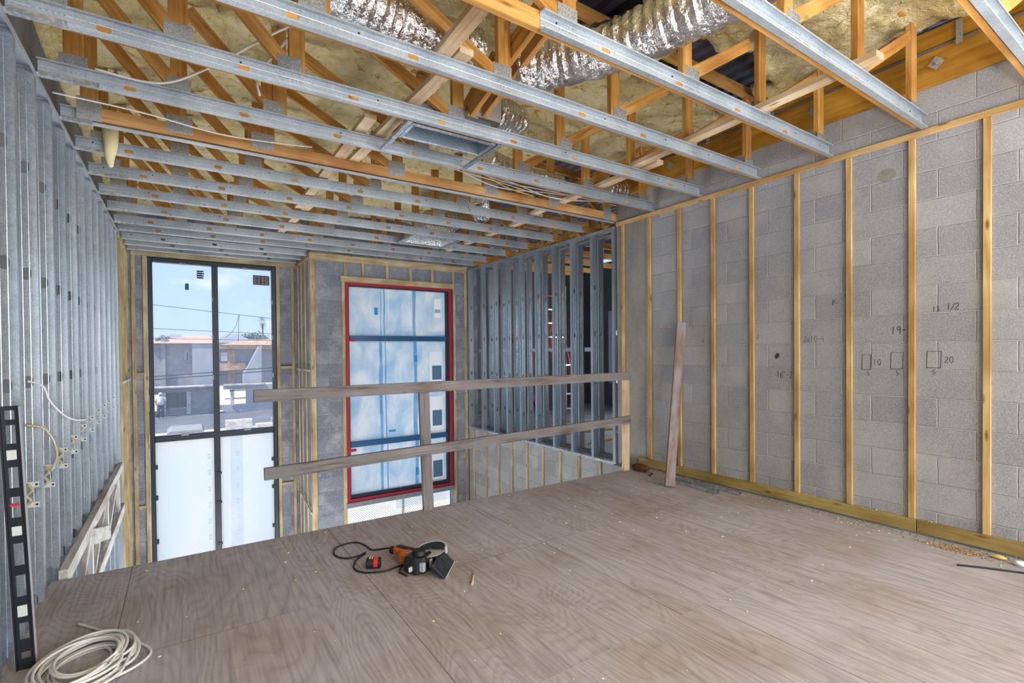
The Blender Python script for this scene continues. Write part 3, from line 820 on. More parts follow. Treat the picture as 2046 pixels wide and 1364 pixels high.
# ------------------------------------------------------------------ windows
def window_dark():
    Y = FAR1+.02; x0, x1, zt, zb, zm = -.429, 1.338, 2.833, -2.9, .063
    xm = .4475
    w = thing('window_1', (0, Y, 0), 'tall dark framed four-pane window in the alcove', 'window'); struct(w)
    bm = bmesh.new()
    f = .062
    box_bm(bm, x0, x0+f, 0, .11, zb, zt); box_bm(bm, x1-f, x1, 0, .11, zb, zt); box_bm(bm, x0+f, x1-f, 0, .11, zt-f, zt); box_bm(bm, x0+f, x1-f, 0, .11, zb, zb+f)
    link('window_frame', bm, 'navy', w, .006)
    box('mullion', xm-.042, xm+.042, -.004, .10, zb+f, zt-f, 'navy', w, .006)
    box('transom', x0+f, x1-f, -.008, .10, zm-.046, zm+.046, 'navy', w, .006)
    xs = [(x0+f, xm-.042), (xm+.042, x1-f)]
    for (a, b) in xs:
        tag(box('window_pane', a, b, .05, .056, zm+.046, zt-f, 'glass', w), 'hazy clear upper glass pane')
        tag(box('window_pane', a, b, .05, .054, zb+f, zm-.046, 'filmwhite', w), 'lower pane covered with milky white film')
    # setting clips on the frame
    for a, b in xs:
        for z in (.99, 1.63, 2.23):
            box('setting_clip', b-.005, b+.012, -.012, .048, z-.035, z+.035, 'card', w)
        box('setting_clip', (a+b)/2-.04, (a+b)/2+.04, -.006, .048, zt-f-.014, zt-f+.008, 'card', w)
        box('setting_clip', (a+b)/2-.05, (a+b)/2+.05, -.014, .048, zm+.028, zm+.056, 'card', w)
    for z in (-.36, -.83, -1.5):
        box('setting_clip', x0+f-.01, x0+f+.03, -.01, .048, z-.03, z+.03, 'black', w); box('setting_clip', x1-f-.035, x1-f+.01, -.01, .048, z-.1, z-.05, 'black', w)
        box('setting_clip', xm-.012, xm+.055, -.02, -.004, z-.22, z-.18, 'black', w)
    # stickers
    bm = bmesh.new()
    for k in range(4):
        z = 2.688-k*.035; d = .006*(k % 2)
        box_bm(bm, 0.205+d, 0.300+d-.01*(k == 3), .045, .0495, z-.020, z)
    for k in range(3): box_bm(bm, .207+.026*k, .217+.026*k, .045, .0495, 2.57, 2.688)
    link('printed_sticker', bm, 'ink', w)
    box('blue_tape', .047, .097, .044, .0495, 2.373, 2.473, 'bluetape', w)
    lab = box('dark_label', 1.0, 1.248, .044, .0495, 2.516, 2.677, 'brownlab', w)
    bm = bmesh.new()
    for k in range(7):
        for j in range(4):
            a = 1.013+j*.057; box_bm(bm, a, a+random.uniform(.025, .048), .0425, .0445, 2.528+k*.02, 2.536+k*.02)
    link('fine_print', bm, 'card', lab)
    bm = bmesh.new()
    for x in (.31, .71):
        for k in range(7):
            z = -.25-k*.26
            for j in range(3):
                box_bm(bm, x+.012*(j % 2), x+.045-.01*(j == 1), .0470, .0492, z-.03*j-.012, z-.03*j)
    t = NT('faint_blue_print'); m = t.bsdf(lin('b7c9d6'), .8)
    link('film_print', bm, m, w)
    box('film_strip', .63, .81, .0485, .0495, zb+f, zm-.05, 'filmstrip', w)
window_dark()

def window_red():
    Y = 8.165; x0, x1, zt, zb = 2.195, 4.105, 2.515, -1.08
    w = thing('window_2', (0, Y, 0), 'tall red framed three-pane window covered in blue film', 'window'); struct(w)
    bm = bmesh.new(); f = .055
    box_bm(bm, x0, x0+f, -.02, .12, zb, zt); box_bm(bm, x1-f, x1, -.02, .12, zb, zt); box_bm(bm, x0+f, x1-f, -.02, .12, zt-f, zt); box_bm(bm, x0+f, x1-f, -.02, .12, zb, zb+f)
    tag(link('window_frame', bm, 'red', w, .004), 'red outer frame wrap')
    bm = bmesh.new(); a, b, c, d = x0+f, x1-f, zb+f, zt-f; g = .03
    box_bm(bm, a, a+.014, .0, .10, c, d); box_bm(bm, b-.05, b, .0, .10, c, d); box_bm(bm, a+.014, b-.05, .0, .10, d-.02, d); box_bm(bm, a+.014, b-.05, .0, .10, c, c+.05)
    tag(link('inner_frame', bm, 'navy', w, .003), 'dark blue inner frame')
    zms = (1.595, -.145)
    for z in zms: tag(box('muntin', a+.014, b-.05, -.012, .10, z-.043, z+.043, 'bluefilm', w, .004), 'dark blue crossbar')
    # torn ends of the red wrap
    for (x, z) in ((a, zms[0]), (a, zms[1]-.06)):
        box('wrap_tab', x-.02, x+.10, -.018, -.006, z-.05, z-.005, 'red', w, .006)
    zz = [d-.02, zms[0]+.043, zms[0]-.043, zms[1]+.043, zms[1]-.043, c+.05]
    for k in range(3):
        hi, lo = zz[2*k], zz[2*k+1]
        p = box('window_pane', a+.014, b-.05, .05, .054, lo, hi, 'filmblue', w)
        bm = bmesh.new()
        for (u, ww) in ((2.86+.02*k, .035), (3.40+.015*k, .10), (2.80, .09 if k else .02)):
            pts = []
            for i in range(13):
                z = lo+.005+(hi-lo-.01)*i/12; dx = .018*noise.noise((z*2.1, u, k)); pts.append((u+dx, z))
            for (u0, z0), (u1, z1) in zip(pts, pts[1:]):
                s = .5+.5*abs(noise.noise((z0*1.7, u, 3)))
                bm.faces.new([bm.verts.new(q) for q in ((u0-ww*s/2, .0485, z0), (u0+ww*s/2, .0478, z0), (u1+ww*s/2, .0478, z1), (u1-ww*s/2, .0485, z1))])
        sheet(link('film_fold', bm, 'filmfold', p), .0008)
    # labels and tape
    for z0, z1, zl in ((.80, 1.145, .862), (-.03, .34, .03), (-.98, -.57, -.90)):
        l = box('paper_label', 3.69, 3.945, .043, .0475, z0-.07, z1+.22, 'paper', w)
        box('label_print', 3.735, 3.92, .0415, .043, zl, z1-.03, 'slate', l)
    for (x, z, ww, hh) in ((2.722, 2.055, .06, .12), (3.427, 1.25, .05, .11), (2.985, .015, .115, .035), (3.43, -.74, .055, .13), (2.86, .70, .07, .08)):
        box('tape', x-ww/2, x+ww/2, .041, .0465, z-hh/2, z+hh/2, 'tealtape', w)
    l = box('paper_label', 3.79, 3.93, .043, .0475, 1.98, 2.32, 'paper', w)
    bm = bmesh.new()
    for k in range(4): box_bm(bm, 3.80+.028*k, 3.82+.028*k, .0415, .043, 2.06+.01*(k % 2), 2.13)
    t = NT('green_print'); link('label_print', bm, t.bsdf(lin('6f9a8a'), .8), l)
    # sill under the frame
    o = box('window_sill', x0-.02, x1+.03, -.03, .20, zb-.085, zb-.004, 'concdark', w, .004)
window_red()

# ------------------------------------------------------------------ guard rail of weathered boards
def guard_rail():
    Y = 3.93
    o = lumber('guard_rail_board', (.412, Y-.02, 1.058), (4.205, Y-.02, 1.070), .088, .038, 'gray'); tag(o, 'weathered grey upper guard rail board across the stair void', 'board', 'guard rail boards')
    o = lumber('guard_rail_board', (.472, Y-.02, .499), (4.20, Y-.02, .577), .086, .038, 'gray'); tag(o, 'weathered grey lower guard rail board across the stair void', 'board', 'guard rail boards')
    o = lumber('guard_rail_post', (1.712, Y+.02, 1.095), (1.757, Y+.02, -.30), .090, .038, 'gray', up=(1, 0, 0)); tag(o, 'weathered grey middle post of the guard rail in front of the red window', 'post', 'guard rail posts')
    o = lumber('guard_rail_post', (4.165, Y+.02, .0), (4.172, Y+.02, 1.055), .088, .038, 'pale', up=(1, 0, 0)); tag(o, 'pale short end post of the guard rail beside the concrete column', 'post', 'guard rail posts')
    box('scrap_block', 4.105, 4.13, Y+.01, Y+.045, .10, .20, 'furring2', o)
    # nails
guard_rail()

# ------------------------------------------------------------------ ceiling channels and roof trusses
CH_Y = [.72, 1.33, 1.94, 2.55, 3.16, 3.775, 4.39, 4.95, 5.57, 6.19, 6.83, 7.45, 7.90]
def channels():
    Hc, fl = .092, .036
    def mesh(name, L, off):
        bm = bmesh.new()
        holes = []; x = off
        while x < L-.12:
            if x > .12: holes.append(x)
            x += .6096
        holed_strip(bm, L, 0, Hc, holes, .0175, .030, lambda l, w: (l, 0, w))
        def q(*p): bm.faces.new([bm.verts.new(a) for a in p])
        q((0, 0, 0), (L, 0, 0), (L, -fl, 0), (0, -fl, 0)); q((0, 0, Hc), (L, 0, Hc), (L, -fl, Hc), (0, -fl, Hc))
        q((0, -fl, 0), (L, -fl, 0), (L, -fl, .009), (0, -fl, .009)); q((0, -fl, Hc), (L, -fl, Hc), (L, -fl, Hc-.009), (0, -fl, Hc-.009))
        for u in (.028, .060): q((0, 0, u), (L, 0, u), (L, -.0018, u+.003), (0, -.0018, u+.003))
        bmesh.ops.remove_doubles(bm, verts=bm.verts, dist=1e-5)
        return sheet(link(name, bm, 'galv'))
    bm = bmesh.new(); bmesh.ops.create_cone(bm, cap_ends=True, segments=8, radius1=.0055, radius2=.0055, depth=.003, matrix=Matrix.Rotation(PI/2, 4, 'X'))
    SCREW = bpy.data.meshes.new('screw'); bm.to_mesh(SCREW); bm.free(); SCREW.materials.append(M['ink'])
    def screws(L, par):
        x = .1
        while x < L-.05:
            q = bpy.data.objects.new('screw', SCREW); COL.objects.link(q); q.parent = par; q.location = (x, -.002, random.choice((.02, .072)))
            x += random.uniform(.28, .55)
    for k, y in enumerate(CH_Y):
        x0 = XL+.004; x1 = XR-.002
        if k == 2: x0 = 1.475
        o = mesh('ceiling_channel', x1-x0, .32+.21*((k*37) % 7)/7)
        o.location = (x0, y, ZC)
        screws(x1-x0, o)
        if k != 2:
            b = bmesh.new(); box_bm(b, .012, .17+.05*(k % 3), -.043, -.0385, -.003, .018); box_bm(b, .012, .17+.05*(k % 3), -.043, -.004, -.0055, -.003)
            link('end_clip', b, 'alu', o)
        n = {0: 'steel ceiling channel in the top right corner of the photo', 1: 'steel ceiling channel ending nearest the right edge over the block wall',
             2: 'steel ceiling channel whose cut end hangs beside the pale brace'}.get(k)
        if n is None: n = 'steel ceiling channel across the room, %s one beyond the channel with the cut end' % ORD[k-3]
        tag(o, n, 'channel', 'steel ceiling channels')
    for k, y in enumerate((8.36, 8.76, 9.14)):
        o = mesh('ceiling_channel', 1.655-XL-.01, .45+.1*k); o.location = (XL+.004, y, ZC-.02); screws(1.6, o)
        tag(o, 'short steel ceiling channel over the alcove, %s one from the room' % ORD[k], 'channel', 'short channels over the alcove')
channels()

def trusses():
    zb = ZC+.012; zt = 3.565; T = .038; W = .089
    bot = zb+W/2
    posts = [-.50, .005, .592, 1.665, 2.61, 3.45, 4.30]
    diags = [(-.43, 3.53, -.02, 3.06), (.06, 3.53, .535, 3.06), (.66, 3.50, 1.60, 3.05), (2.67, 3.05, 3.30, 3.47), (3.52, 3.06, 4.24, 3.52)]
    plates = [(-.50, 3.0), (.005, 3.02), (.55, 3.02), (1.65, 3.02), (2.66, 3.02), (3.48, 3.02), (4.30, 3.0)]
    def plate_bm(x, z, w, h, y):
        bm = bmesh.new(); box_bm(bm, x-w/2, x+w/2, y-.0015, y, z-h/2, z+h/2)
        nx, nz = int(w/.02), int(h/.026)
        for i in range(nx):
            for j in range(nz):
                cx = x-w/2+(i+.5)*w/nx; cz = z-h/2+(j+.5)*h/nz
                box_bm(bm, cx-.0045, cx+.0045, y-.0052, y-.0015, cz-.0025, cz+.0025)
        return bm
    def make(front, long_):
        t = bpy.data.objects.new('roof_truss', None); COL.objects.link(t); t.empty_display_size = .2
        yc = (-.022 if front else .021)
        end = 4.40 if not long_ else 6.9
        lumber('bottom_chord', (-.55, yc, bot+(.012 if front else 0)), (end, yc, bot+(.012 if front else 0)), W, T, 'trusslight' if front else 'truss', t)
        lumber('top_chord', (-.62, yc, 3.68), (end, yc, 3.68), W, T, 'truss', t)
        low = bot+W/2+(.012 if front else 0)
        for x in posts: lumber('web_post', (x, yc, low), (x, yc, 3.63), W, T, 'truss', t, up=(1, 0, 0))
        for a in diags: lumber('web_diagonal', (a[0], yc, a[1]+.03), (a[2], yc, a[3]), W*.85, T*.96, 'truss', t)
        if long_:
            for x in (5.2, 6.0): lumber('web_post', (x, yc, low), (x, yc, 3.63), W, T, 'truss', t, up=(1, 0, 0))
            for a in ((4.4, 3.5, 5.1, 3.05), (5.3, 3.05, 5.95, 3.5)): lumber('web_diagonal', (a[0], yc, a[1]), (a[2], yc, a[3]), W*.85, T*.96, 'truss', t)
        for (x, z) in plates:
            w, h = (.13, .15)
            if front and x not in (-.50, 4.30): w, h = .16, .13
            link('truss_plate', plate_bm(x, z+.012, w, h, yc-T/2-.0005), 'plate', t)
        return t
    p_long = None; p_short = None
    for k, y in enumerate(CH_Y):
        fr = (k == 6)
        lng = y > 4.3
        if fr: o = make(True, True)
        elif lng:
            if p_long is None: p_long = make(False, True); o = p_long
            else: o = copy_tree(p_long)
        else:
            if p_short is None: p_short = make(False, False); o = p_short
            else: o = copy_tree(p_short)
        o.location = (0, y, 0)
        n = {0: 'orange wooden roof truss behind the channel in the top right corner', 1: 'orange wooden roof truss over the channel ending nearest the right edge',
             2: 'orange wooden roof truss behind the channel with the cut end', 6: 'wooden roof truss with its long orange bottom chord fully exposed in front of its channel'}.get(k)
        if n is None:
            n = ('orange wooden roof truss, %s one nearer the camera than the exposed bottom chord' % ORD[5-k]) if k < 6 else ('orange wooden roof truss, %s one beyond the exposed bottom chord' % ORD[k-7])
        tag(o, n, 'truss', 'wooden roof trusses')
trusses()

def braces():
    z = ZC+.012+.089+.021
    G = 'pale braces lying on the trusses'
    def br(a, b, lab, mat='pale', w=.038, t=.089, name='truss_brace'):
        return tag(lumber(name, a, b, w, t, mat), lab, 'brace', G)
    br((1.215, 1.0, z), (1.245, 2.72, z), 'pale brace board over the near trusses left of the cut channel end')
    br((1.225, 2.5, z+.0), (1.135, 5.2, z), 'pale brace board lapped beside the near brace and running on over the trusses') if False else None
    br((1.347, 2.45, z), (1.262, 4.42, z), 'pale brace board in the middle, lapped beside the near brace')
    br((1.14, 3.5, z), (1.135, 6.1, z), 'pale brace board running on over the exposed bottom chord')
    br((1.24, 5.6, z), (1.12, 8.0, z), 'pale brace board at the far end over the back channels')
    br((3.36, 1.2, z), (3.46, 3.30, z), 'pale brace board over the right end of the trusses, nearer piece')
    br((3.57, 2.95, z), (3.60, 5.3, z), 'pale brace board over the right end of the trusses, middle piece')
    o = br((3.70, 4.9, z), (3.68, 7.9, z), 'pale brace board over the right end of the trusses, far piece with pink paint')
    box('pink_mark', .35, .50, -.0455, -.020, -.0200, -.0192, 'pink', o); box('pink_mark', .95, 1.10, -.0455, -.012, -.0200, -.0192, 'pink', o)
    # cross bracing between the trusses
    G2 = 'cross braces between the trusses'
    for k, (a, b, lab) in enumerate([((1.74, 1.9, 3.42), (1.74, 3.12, 3.10), 'wide brown cross brace sloping between the near trusses beside the silver duct'),
                                     ((1.85, 1.9, 3.42), (1.85, 3.12, 3.10), 'narrow brown cross brace sloping beside the wide one near the silver duct'),
                                     ((1.85, 2.95, 3.42), (1.85, 3.74, 3.10), 'brown cross brace sloping over the ceiling box')]):
        tag(lumber('cross_brace', a, b, .14 if k == 0 else .089, .038, 'truss' if k != 1 else 'trusslight', up=(0, 0, 1)), lab, 'brace', G2)
braces()

# ------------------------------------------------------------------ ducts, boots, wires above the ceiling
def flex_duct(name, pts, r, label):
    P = smooth_path(pts, 60)
    bm = bmesh.new(); n = 54; rings = []; up = Vector((0, 0, 1)); rn = random.Random(len(label))
    Q = [P[0]]; need = .016                                   # even steps along the duct
    for p in P[1:]:
        if (p-Q[-1]).length >= need: Q.append(p)
    acc = 0
    for i, p in enumerate(Q):
        a = Q[max(0, i-1)]; b = Q[min(len(Q)-1, i+1)]; d = (b-a).normalized()
        s = d.cross(up).normalized(); u = s.cross(d)
        acc += (p-a).length
        ring = []
        for k in range(n):
            t = 2*PI*k/n
            q = Vector((acc*16, math.cos(t)*1.6, math.sin(t)*1.6)); q2 = Vector((acc*34, math.cos(t)*3, math.sin(t)*3))
            rr = r*(1+.03*math.sin(acc*88)+.07*noise.noise(q)+.05*noise.noise(q2)+rn.uniform(-.012, .012))
            ring.append(bm.verts.new(p+s*math.cos(t)*rr+u*math.sin(t)*rr+d*rn.uniform(-.003, .003)))
        rings.append(ring)
    for A, B in zip(rings, rings[1:]):
        for k in range(n):
            f = bm.faces.new((A[k], A[(k+1) % n], B[(k+1) % n], B[k]))
    bm.faces.new(rings[0]); bm.faces.new(rings[-1][::-1])
    bmesh.ops.triangulate(bm, faces=[f for f in bm.faces if len(f.verts) == 4])
    return tag(link(name, bm, 'foil'), label, 'duct', 'silver flexible ducts')
def services():
    flex_duct('flexible_duct', [(-.2, 2.15, 3.32), (.35, 2.45, 3.29), (.93, 2.74, 3.27), (1.37, 2.78, 3.26), (1.60, 2.79, 3.26)], .145, 'silver flexible duct left of the pale brace near the top of the photo')
    flex_duct('flexible_duct', [(1.93, 2.74, 3.26), (2.15, 2.46, 3.26), (2.36, 2.05, 3.27), (2.50, 1.50, 3.29), (2.58, .9, 3.30)], .15, 'silver flexible duct curving over the channels right of the pale brace')
    flex_duct('flexible_duct', [(2.05, 3.36, 3.24), (2.25, 3.44, 3.30), (2.42, 3.52, 3.32)], .125, 'short silver duct joined to the near ceiling box')
    flex_duct('flexible_duct', [(2.45, 4.05, 3.20), (2.9, 4.12, 3.16), (3.4, 4.15, 3.15)], .085, 'slim silver duct behind the near ceiling box above the exposed chord')
    flex_duct('flexible_duct', [(3.98, 4.05, 3.20), (4.18, 4.08, 3.20), (4.33, 4.09, 3.21)], .11, 'silver duct end between the exposed chord and the block wall')
    flex_duct('flexible_duct', [(2.80, 4.92, 3.15), (3.05, 5.25, 3.15), (3.28, 5.62, 3.15)], .115, 'silver duct above the channels beyond the exposed chord')
    flex_duct('flexible_duct', [(2.9, 6.5, 3.24), (3.1, 6.5, 3.27), (3.4, 6.52, 3.28)], .12, 'silver duct feeding the far ceiling box')
    # near ceiling box between two channels
    def boot(name, x0, x1, y0, y1, lab, closed):
        t = thing(name, (x0, y0, ZC), lab, 'air box', 'air boxes between the ceiling channels')
        Lx, Ly = x1-x0, y1-y0
        for x in (0, Lx):
            bm = bmesh.new(); box_bm(bm, x-.016, x+.016, -.02, Ly+.0, -.008, -.0055); box_bm(bm, x-.016, x-.013, -.02, Ly, -.0055, .014); box_bm(bm, x+.013, x+.016, -.02, Ly, -.0055, .014)
            link('cross_bar', bm, 'alu', t)
        a, b, c, d = .05, Lx-.05, .035, (.24 if not closed else Ly-.1)
        bm = bmesh.new(); h = .17
        box_bm(bm, a, b, c, c+.003, .0, h); box_bm(bm, a, b, d-.003, d, .0, h); box_bm(bm, a, a+.003, c+.003, d-.003, .0, h); box_bm(bm, b-.003, b, c+.003, d-.003, .0, h); box_bm(bm, a, b, c, d, h, h+.003)
        bm2 = bmesh.new(); box_bm(bm2, a-.025, b+.025, c-.028, c, -.002, .004); box_bm(bm2, a-.025, b+.025, d, d+.022, -.002, .004); box_bm(bm2, a-.025, a, c, d, -.002, .004); box_bm(bm2, b, b+.025, c, d, -.002, .004)
        link('box_body', bm, 'galvdark' if not closed else 'foil', t)
        link('flange', bm2, 'alu', t)
        return t
    boot('air_box', 1.30, 2.02, 3.185, 3.735, 'open steel air box hung between two channels in the middle of the ceiling', False)
    boot('air_box', 2.585, 3.265, 6.215, 6.79, 'far air box of crumpled silver between two channels near the partition', True)
    tag(box('hanging_card', 1.78, 2.0, 3.12, 3.128, 3.06, 3.32, 'card'), 'grey square panel hanging beside a truss post above the air box', 'panel')
    # wires
    def wire(name, pts, r, mat, lab, group='wires above the ceiling'):
        tag(tube(name, smooth_path(pts, 8), r, mat, None, 6), lab, 'wire', group)
    wire('white_wire', [(-.40, 3.74, 3.02), (-.1, 3.72, 3.015), (.15, 3.55, 3.10), (.5, 3.2, 3.26), (.75, 3.02, 3.36)], .007, 'cable', 'white wire looping up between trusses near the left wall')
    wire('white_wire', [(.43, 3.5, 2.99), (.42, 3.45, 3.10), (.55, 3.22, 3.24), (.62, 3.14, 3.36), (.66, 3.12, 3.50)], .008, 'cable', 'white wire dropping beside the truss post in the upper left')
    wire('thin_wire', [(XL+.02, 4.05, 2.955), (-.2, 4.1, 2.965), (.3, 4.2, 2.965), (.9, 4.25, 3.03)], .005, 'cable', 'thin white wire stretched under the trusses from the left wall')
    for k in range(4):
        q = [(0, 0), (.05, .03), (-.04, .05), (.08, -.02)][k]
        wire('white_wire', [(1.35-.1*k, 3.90-.02*k, 3.05+q[1]), (1.9, 3.98+q[0], 3.01+.022*k), (2.6, 4.08+q[0], 2.985+.02*(3-k)), (3.3, 4.16+q[0], 2.99+.025*k), (3.9+.08*k, 4.2, 3.06+.012*k), (4.26+.03*k, 4.22-.04*k, 3.13-.02*k)], .0048, 'cable', 'white wire in the bundle in front of the exposed bottom chord', 'bundle of white wires by the exposed chord')
    wire('yellow_wire', [(1.5, 3.92, 3.10), (2.0, 4.0, 3.06), (2.35, 4.06, 3.06), (2.7, 4.15, 3.00), (3.1, 4.22, 2.99)], .006, 'ycable', 'yellow wire in the bundle in front of the exposed bottom chord')
    # foam drips
    for k, (x, y, z, h) in enumerate([(-.44, 4.93, 3.10, .30)]):
        bm = bmesh.new(); tube_bm(bm, smooth_path([(x, y-.045, z), (x+.005, y-.05, z-h*.4), (x-.004, y-.05, z-h*.75), (x+.004, y-.05, z-h)], 5), lambda f: .05*(1-f)**.6+.006, 10)
        tag(link('foam_drip', bm, 'foamchip'), 'drip of yellow spray foam hanging over a channel by the left wall', 'foam')
services()

# ------------------------------------------------------------------ things on the floor
def spirit_level():
    root = thing('spirit_level', (-.582, 2.955, 0.0), 'long black spirit level leaning on the left steel studs', 'level', rot=(math.radians(0), math.radians(-2.0), 0))
    t = root
    L, w, d = 1.145, .066, .024
    z0, z1 = 0, L
    h = w/2
    f = lambda q: L*(1-(q-235)/1075)
    def seg(x0, x1, y0, y1, a, b, name='frame', mat='black', par=t):
        return (x0, x1, y0, y1, a, b)
    bm = bmesh.new()
    box_bm(bm, -d/2, d/2, -h, -h+.006, 0, L); box_bm(bm, -d/2, d/2, h-.006, h, 0, L)
    wt = .006
    box_bm(bm, -wt, wt, -h+.006, -h+.016, 0, L); box_bm(bm, -wt, wt, h-.016, h-.006, 0, L)
    solid = [(235, 252), (290, 312), (388, 412), (452, 482), (568, 602), (688, 722), (760, 792), (884, 922), (1012, 1046), (1092, 1118), (1188, 1238), (1268, 1310)]
    for a, b in solid: box_bm(bm, -wt, wt, -h+.014, h-.014, max(0, f(b)), f(a))
    link('frame', bm, 'black', t, .001)
    for a, b in ((412, 452), (722, 760), (1046, 1092)):
        v = box('vial_block', -.010, .010, -h+.017, h-.017, f(b), f(a), 'vial', t, .002)
        bm = bmesh.new(); tube_bm(bm, [(.0105, -.012, (f(a)+f(b))/2), (.0105, .012, (f(a)+f(b))/2)], .005, 10); link('vial', bm, 'chrome', v)
    for s in (-1, 1):
        box('worn_edge', -d/2+.001, d/2-.001, s*(h+.0003)-.0003, s*(h+.0003)+.0003, .002, L-.002, 'chrome', t)
    box('red_mark', -.0055, .0075, -.010, .018, f(640), f(630), 'redpl', t)
    for ch in root.children: ch.rotation_euler = (0, 0, math.radians(84))
spirit_level()

def cable_coil():
    rnd = random.Random(3)
    cx, cy = -.375, 2.795
    pts = []
    n = 15
    for i in range(n):
        q = rnd.uniform(.60, 1.0); ex = rnd.uniform(-.022, .022); ey = rnd.uniform(-.03, .03); zl = .006+.0035*i+rnd.uniform(0, .004)
        ph = rnd.uniform(-.2, .2)
        for k in range(14):
            t = 2*PI*k/14
            a = .175*q*math.cos(t); b = .235*q*math.sin(t)
            r = math.radians(-14)+ph*.4
            pts.append((cx+ex+a*math.cos(r)-b*math.sin(r), cy+ey+a*math.sin(r)+b*math.cos(r), zl+.004*math.sin(t*2+ph*9)))
    # the outer loose loop and the free end
    pts += [(-.36, 2.60, .030), (-.25, 2.63, .018), (-.17, 2.70, .010), (-.139, 2.775, .0075), (-.165, 2.86, .007), (-.235, 2.95, .007), (-.315, 3.08, .007), (-.385, 3.18, .007), (-.462, 3.285, .008)]
    tag(tube('cable_coil', smooth_path(pts, 4), .0062, 'cable', None, 7), 'coil of white cable lying on the plywood floor by the level', 'cable')
cable_coil()

def circular_saw():
    t = thing('circular_saw', (1.232, 2.93, 0), 'orange and black circular saw lying on the plywood floor', 'saw', rot=(0, 0, math.radians(-60)))
    # local x: from the handle to the sole plate, y: along the sole plate, z up
    bm = bmesh.new(); box_bm(bm, -.003, .003, -.12, .12, 0, .112); box_bm(bm, -.018, -.003, .11, .12, .0, .112); box_bm(bm, -.018, -.003, -.12, -.11, .0, .112)
    o = link('sole_plate', bm, 'black', t, .002); o.location = (.205, .035, .004); o.rotation_euler = (0, math.radians(-46), math.radians(20))
    bm = bmesh.new(); box_bm(bm, -.003, .006, -.12, .12, -.003, .001); q = link('worn_edge', bm, 'chrome', o)
    for y, z, w, h in ((-.07, .06, .03, .05), (.06, .08, .045, .04), (.01, .03, .03, .025)): box('plate_slot', .0042, .0052, y-w, y+w, z-h/2, z+h/2, 'dark', o)
    # blade guard: half disc with a worn silver rim
    def half(r0, r1, z0, z1, a0, a1, n=20):
        bm = bmesh.new(); rows = []
        for k in range(n+1):
            a = a0+(a1-a0)*k/n; c, s = math.cos(a), math.sin(a)
            rows.append([bm.verts.new((r*c, r*s, z)) for r, z in ((r0, z0), (r1, z0), (r1, z1), (r0, z1))])
        for A, B in zip(rows, rows[1:]):
            for k in range(4): bm.faces.new((A[k], A[(k+1) % 4], B[(k+1) % 4], B[k]))
        bm.faces.new(rows[0]); bm.faces.new(rows[-1][::-1]); return bm
    g = link('blade_guard', half(.086, .099, .085, .128, math.radians(15), math.radians(195)), 'chrome', t, .002); g.location = (.085, .035, 0); g.rotation_euler = (math.radians(6), math.radians(-4), 0)
    link('guard_face', half(.012, .087, .118, .126, math.radians(15), math.radians(195)), 'black', g)
    bm = bmesh.new(); bmesh.ops.create_cone(bm, cap_ends=True, segments=40, radius1=.085, radius2=.085, depth=.002, matrix=Matrix.Translation((0, 0, .106))); link('blade', bm, 'chrome', g)
    # motor housing
    bm = bmesh.new()
    prism_bm(bm, [(-.035, -.125), (.06, -.132), (.105, -.09), (.11, .03), (.085, .06), (-.02, .06), (-.045, .02)], 2, .004, .105)
    mo = link('motor_housing', bm, 'black', t, .014)
    bm = bmesh.new(); bmesh.ops.create_cone(bm, cap_ends=True, segments=24, radius1=.045, radius2=.036, depth=.03, matrix=Matrix.Translation((.035, -.05, .118))); link('motor_cap', bm, 'rubber', mo, .004)
    box('label_plate', .0, .06, -.01, .03, .1055, .107, 'card', mo)
    for y in (-.10, -.03): box('vent', .085, .112, y-.012, y+.012, .03, .08, 'chrome', mo)
    box('depth_lever', .03, .045, -.155, -.125, .03, .06, 'chrome', t, .004)
    # handle
    bm = bmesh.new(); prism_bm(bm, [(-.04, -.05), (-.03, .045), (-.10, .05), (-.135, .0), (-.13, -.05), (-.10, -.062)], 2, .012, .085)
    h = link('handle', bm, 'orange', t, .012)
    bm = bmesh.new(); prism_bm(bm, [(-.05, .012), (-.055, .058), (-.2, .07), (-.238, .05), (-.235, .018), (-.2, .004)], 2, .03, .082)
    link('rear_handle', bm, 'orange', h, .012)
    bm = bmesh.new(); prism_bm(bm, [(-.07, .02), (-.07, .052), (-.2, .062), (-.215, .04), (-.2, .018)], 2, .080, .087)
    link('grip', bm, 'rubber', h, .003)
    bm = bmesh.new(); tube_bm(bm, [(-.232, .036, .052), (-.258, .036, .05)], .026, 14); link('handle_end', bm, 'rubber', h, .004)
    tube('front_knob', [(-.01, .09, .075), (.0, .125, .08), (-.005, .15, .085)], .012, 'rubber', t, 10)
    zc = .006
    loc = [(1.155, 3.20, .05), (1.13, 3.29, .02), (1.095, 3.335, zc), (1.06, 3.36, zc), (1.05, 3.46, zc), (1.015, 3.55, zc), (.94, 3.565, zc), (.87, 3.53, zc), (.835, 3.46, zc), (.835, 3.38, zc), (.88, 3.31, zc), (.955, 3.305, zc), (1.015, 3.335, zc)]
    Mi = (Matrix.Translation(t.location) @ Matrix.Rotation(math.radians(-60), 4, 'Z')).inverted()
    tube('power_cord', smooth_path([Mi @ Vector(p) for p in loc], 6), .0055, 'rubber', t)
    loc = [(1.005, 3.315, zc), (.93, 3.25, zc), (.885, 3.16, zc), (.885, 3.08, zc), (.93, 3.02, zc), (1.03, 2.98, zc), (1.12, 3.0, zc), (1.16, 2.97, .02)]
    tube('power_cord', smooth_path([Mi @ Vector(p) for p in loc], 6), .0058, 'rubber', t)
    k = tag(tube('hex_key', [(1.135, 2.985, .02), (1.092, 2.915, .006), (1.112, 2.835, .006)], .0055, 'black', None, 6), 'small bent black hex key on the floor beside the saw', 'hex key')
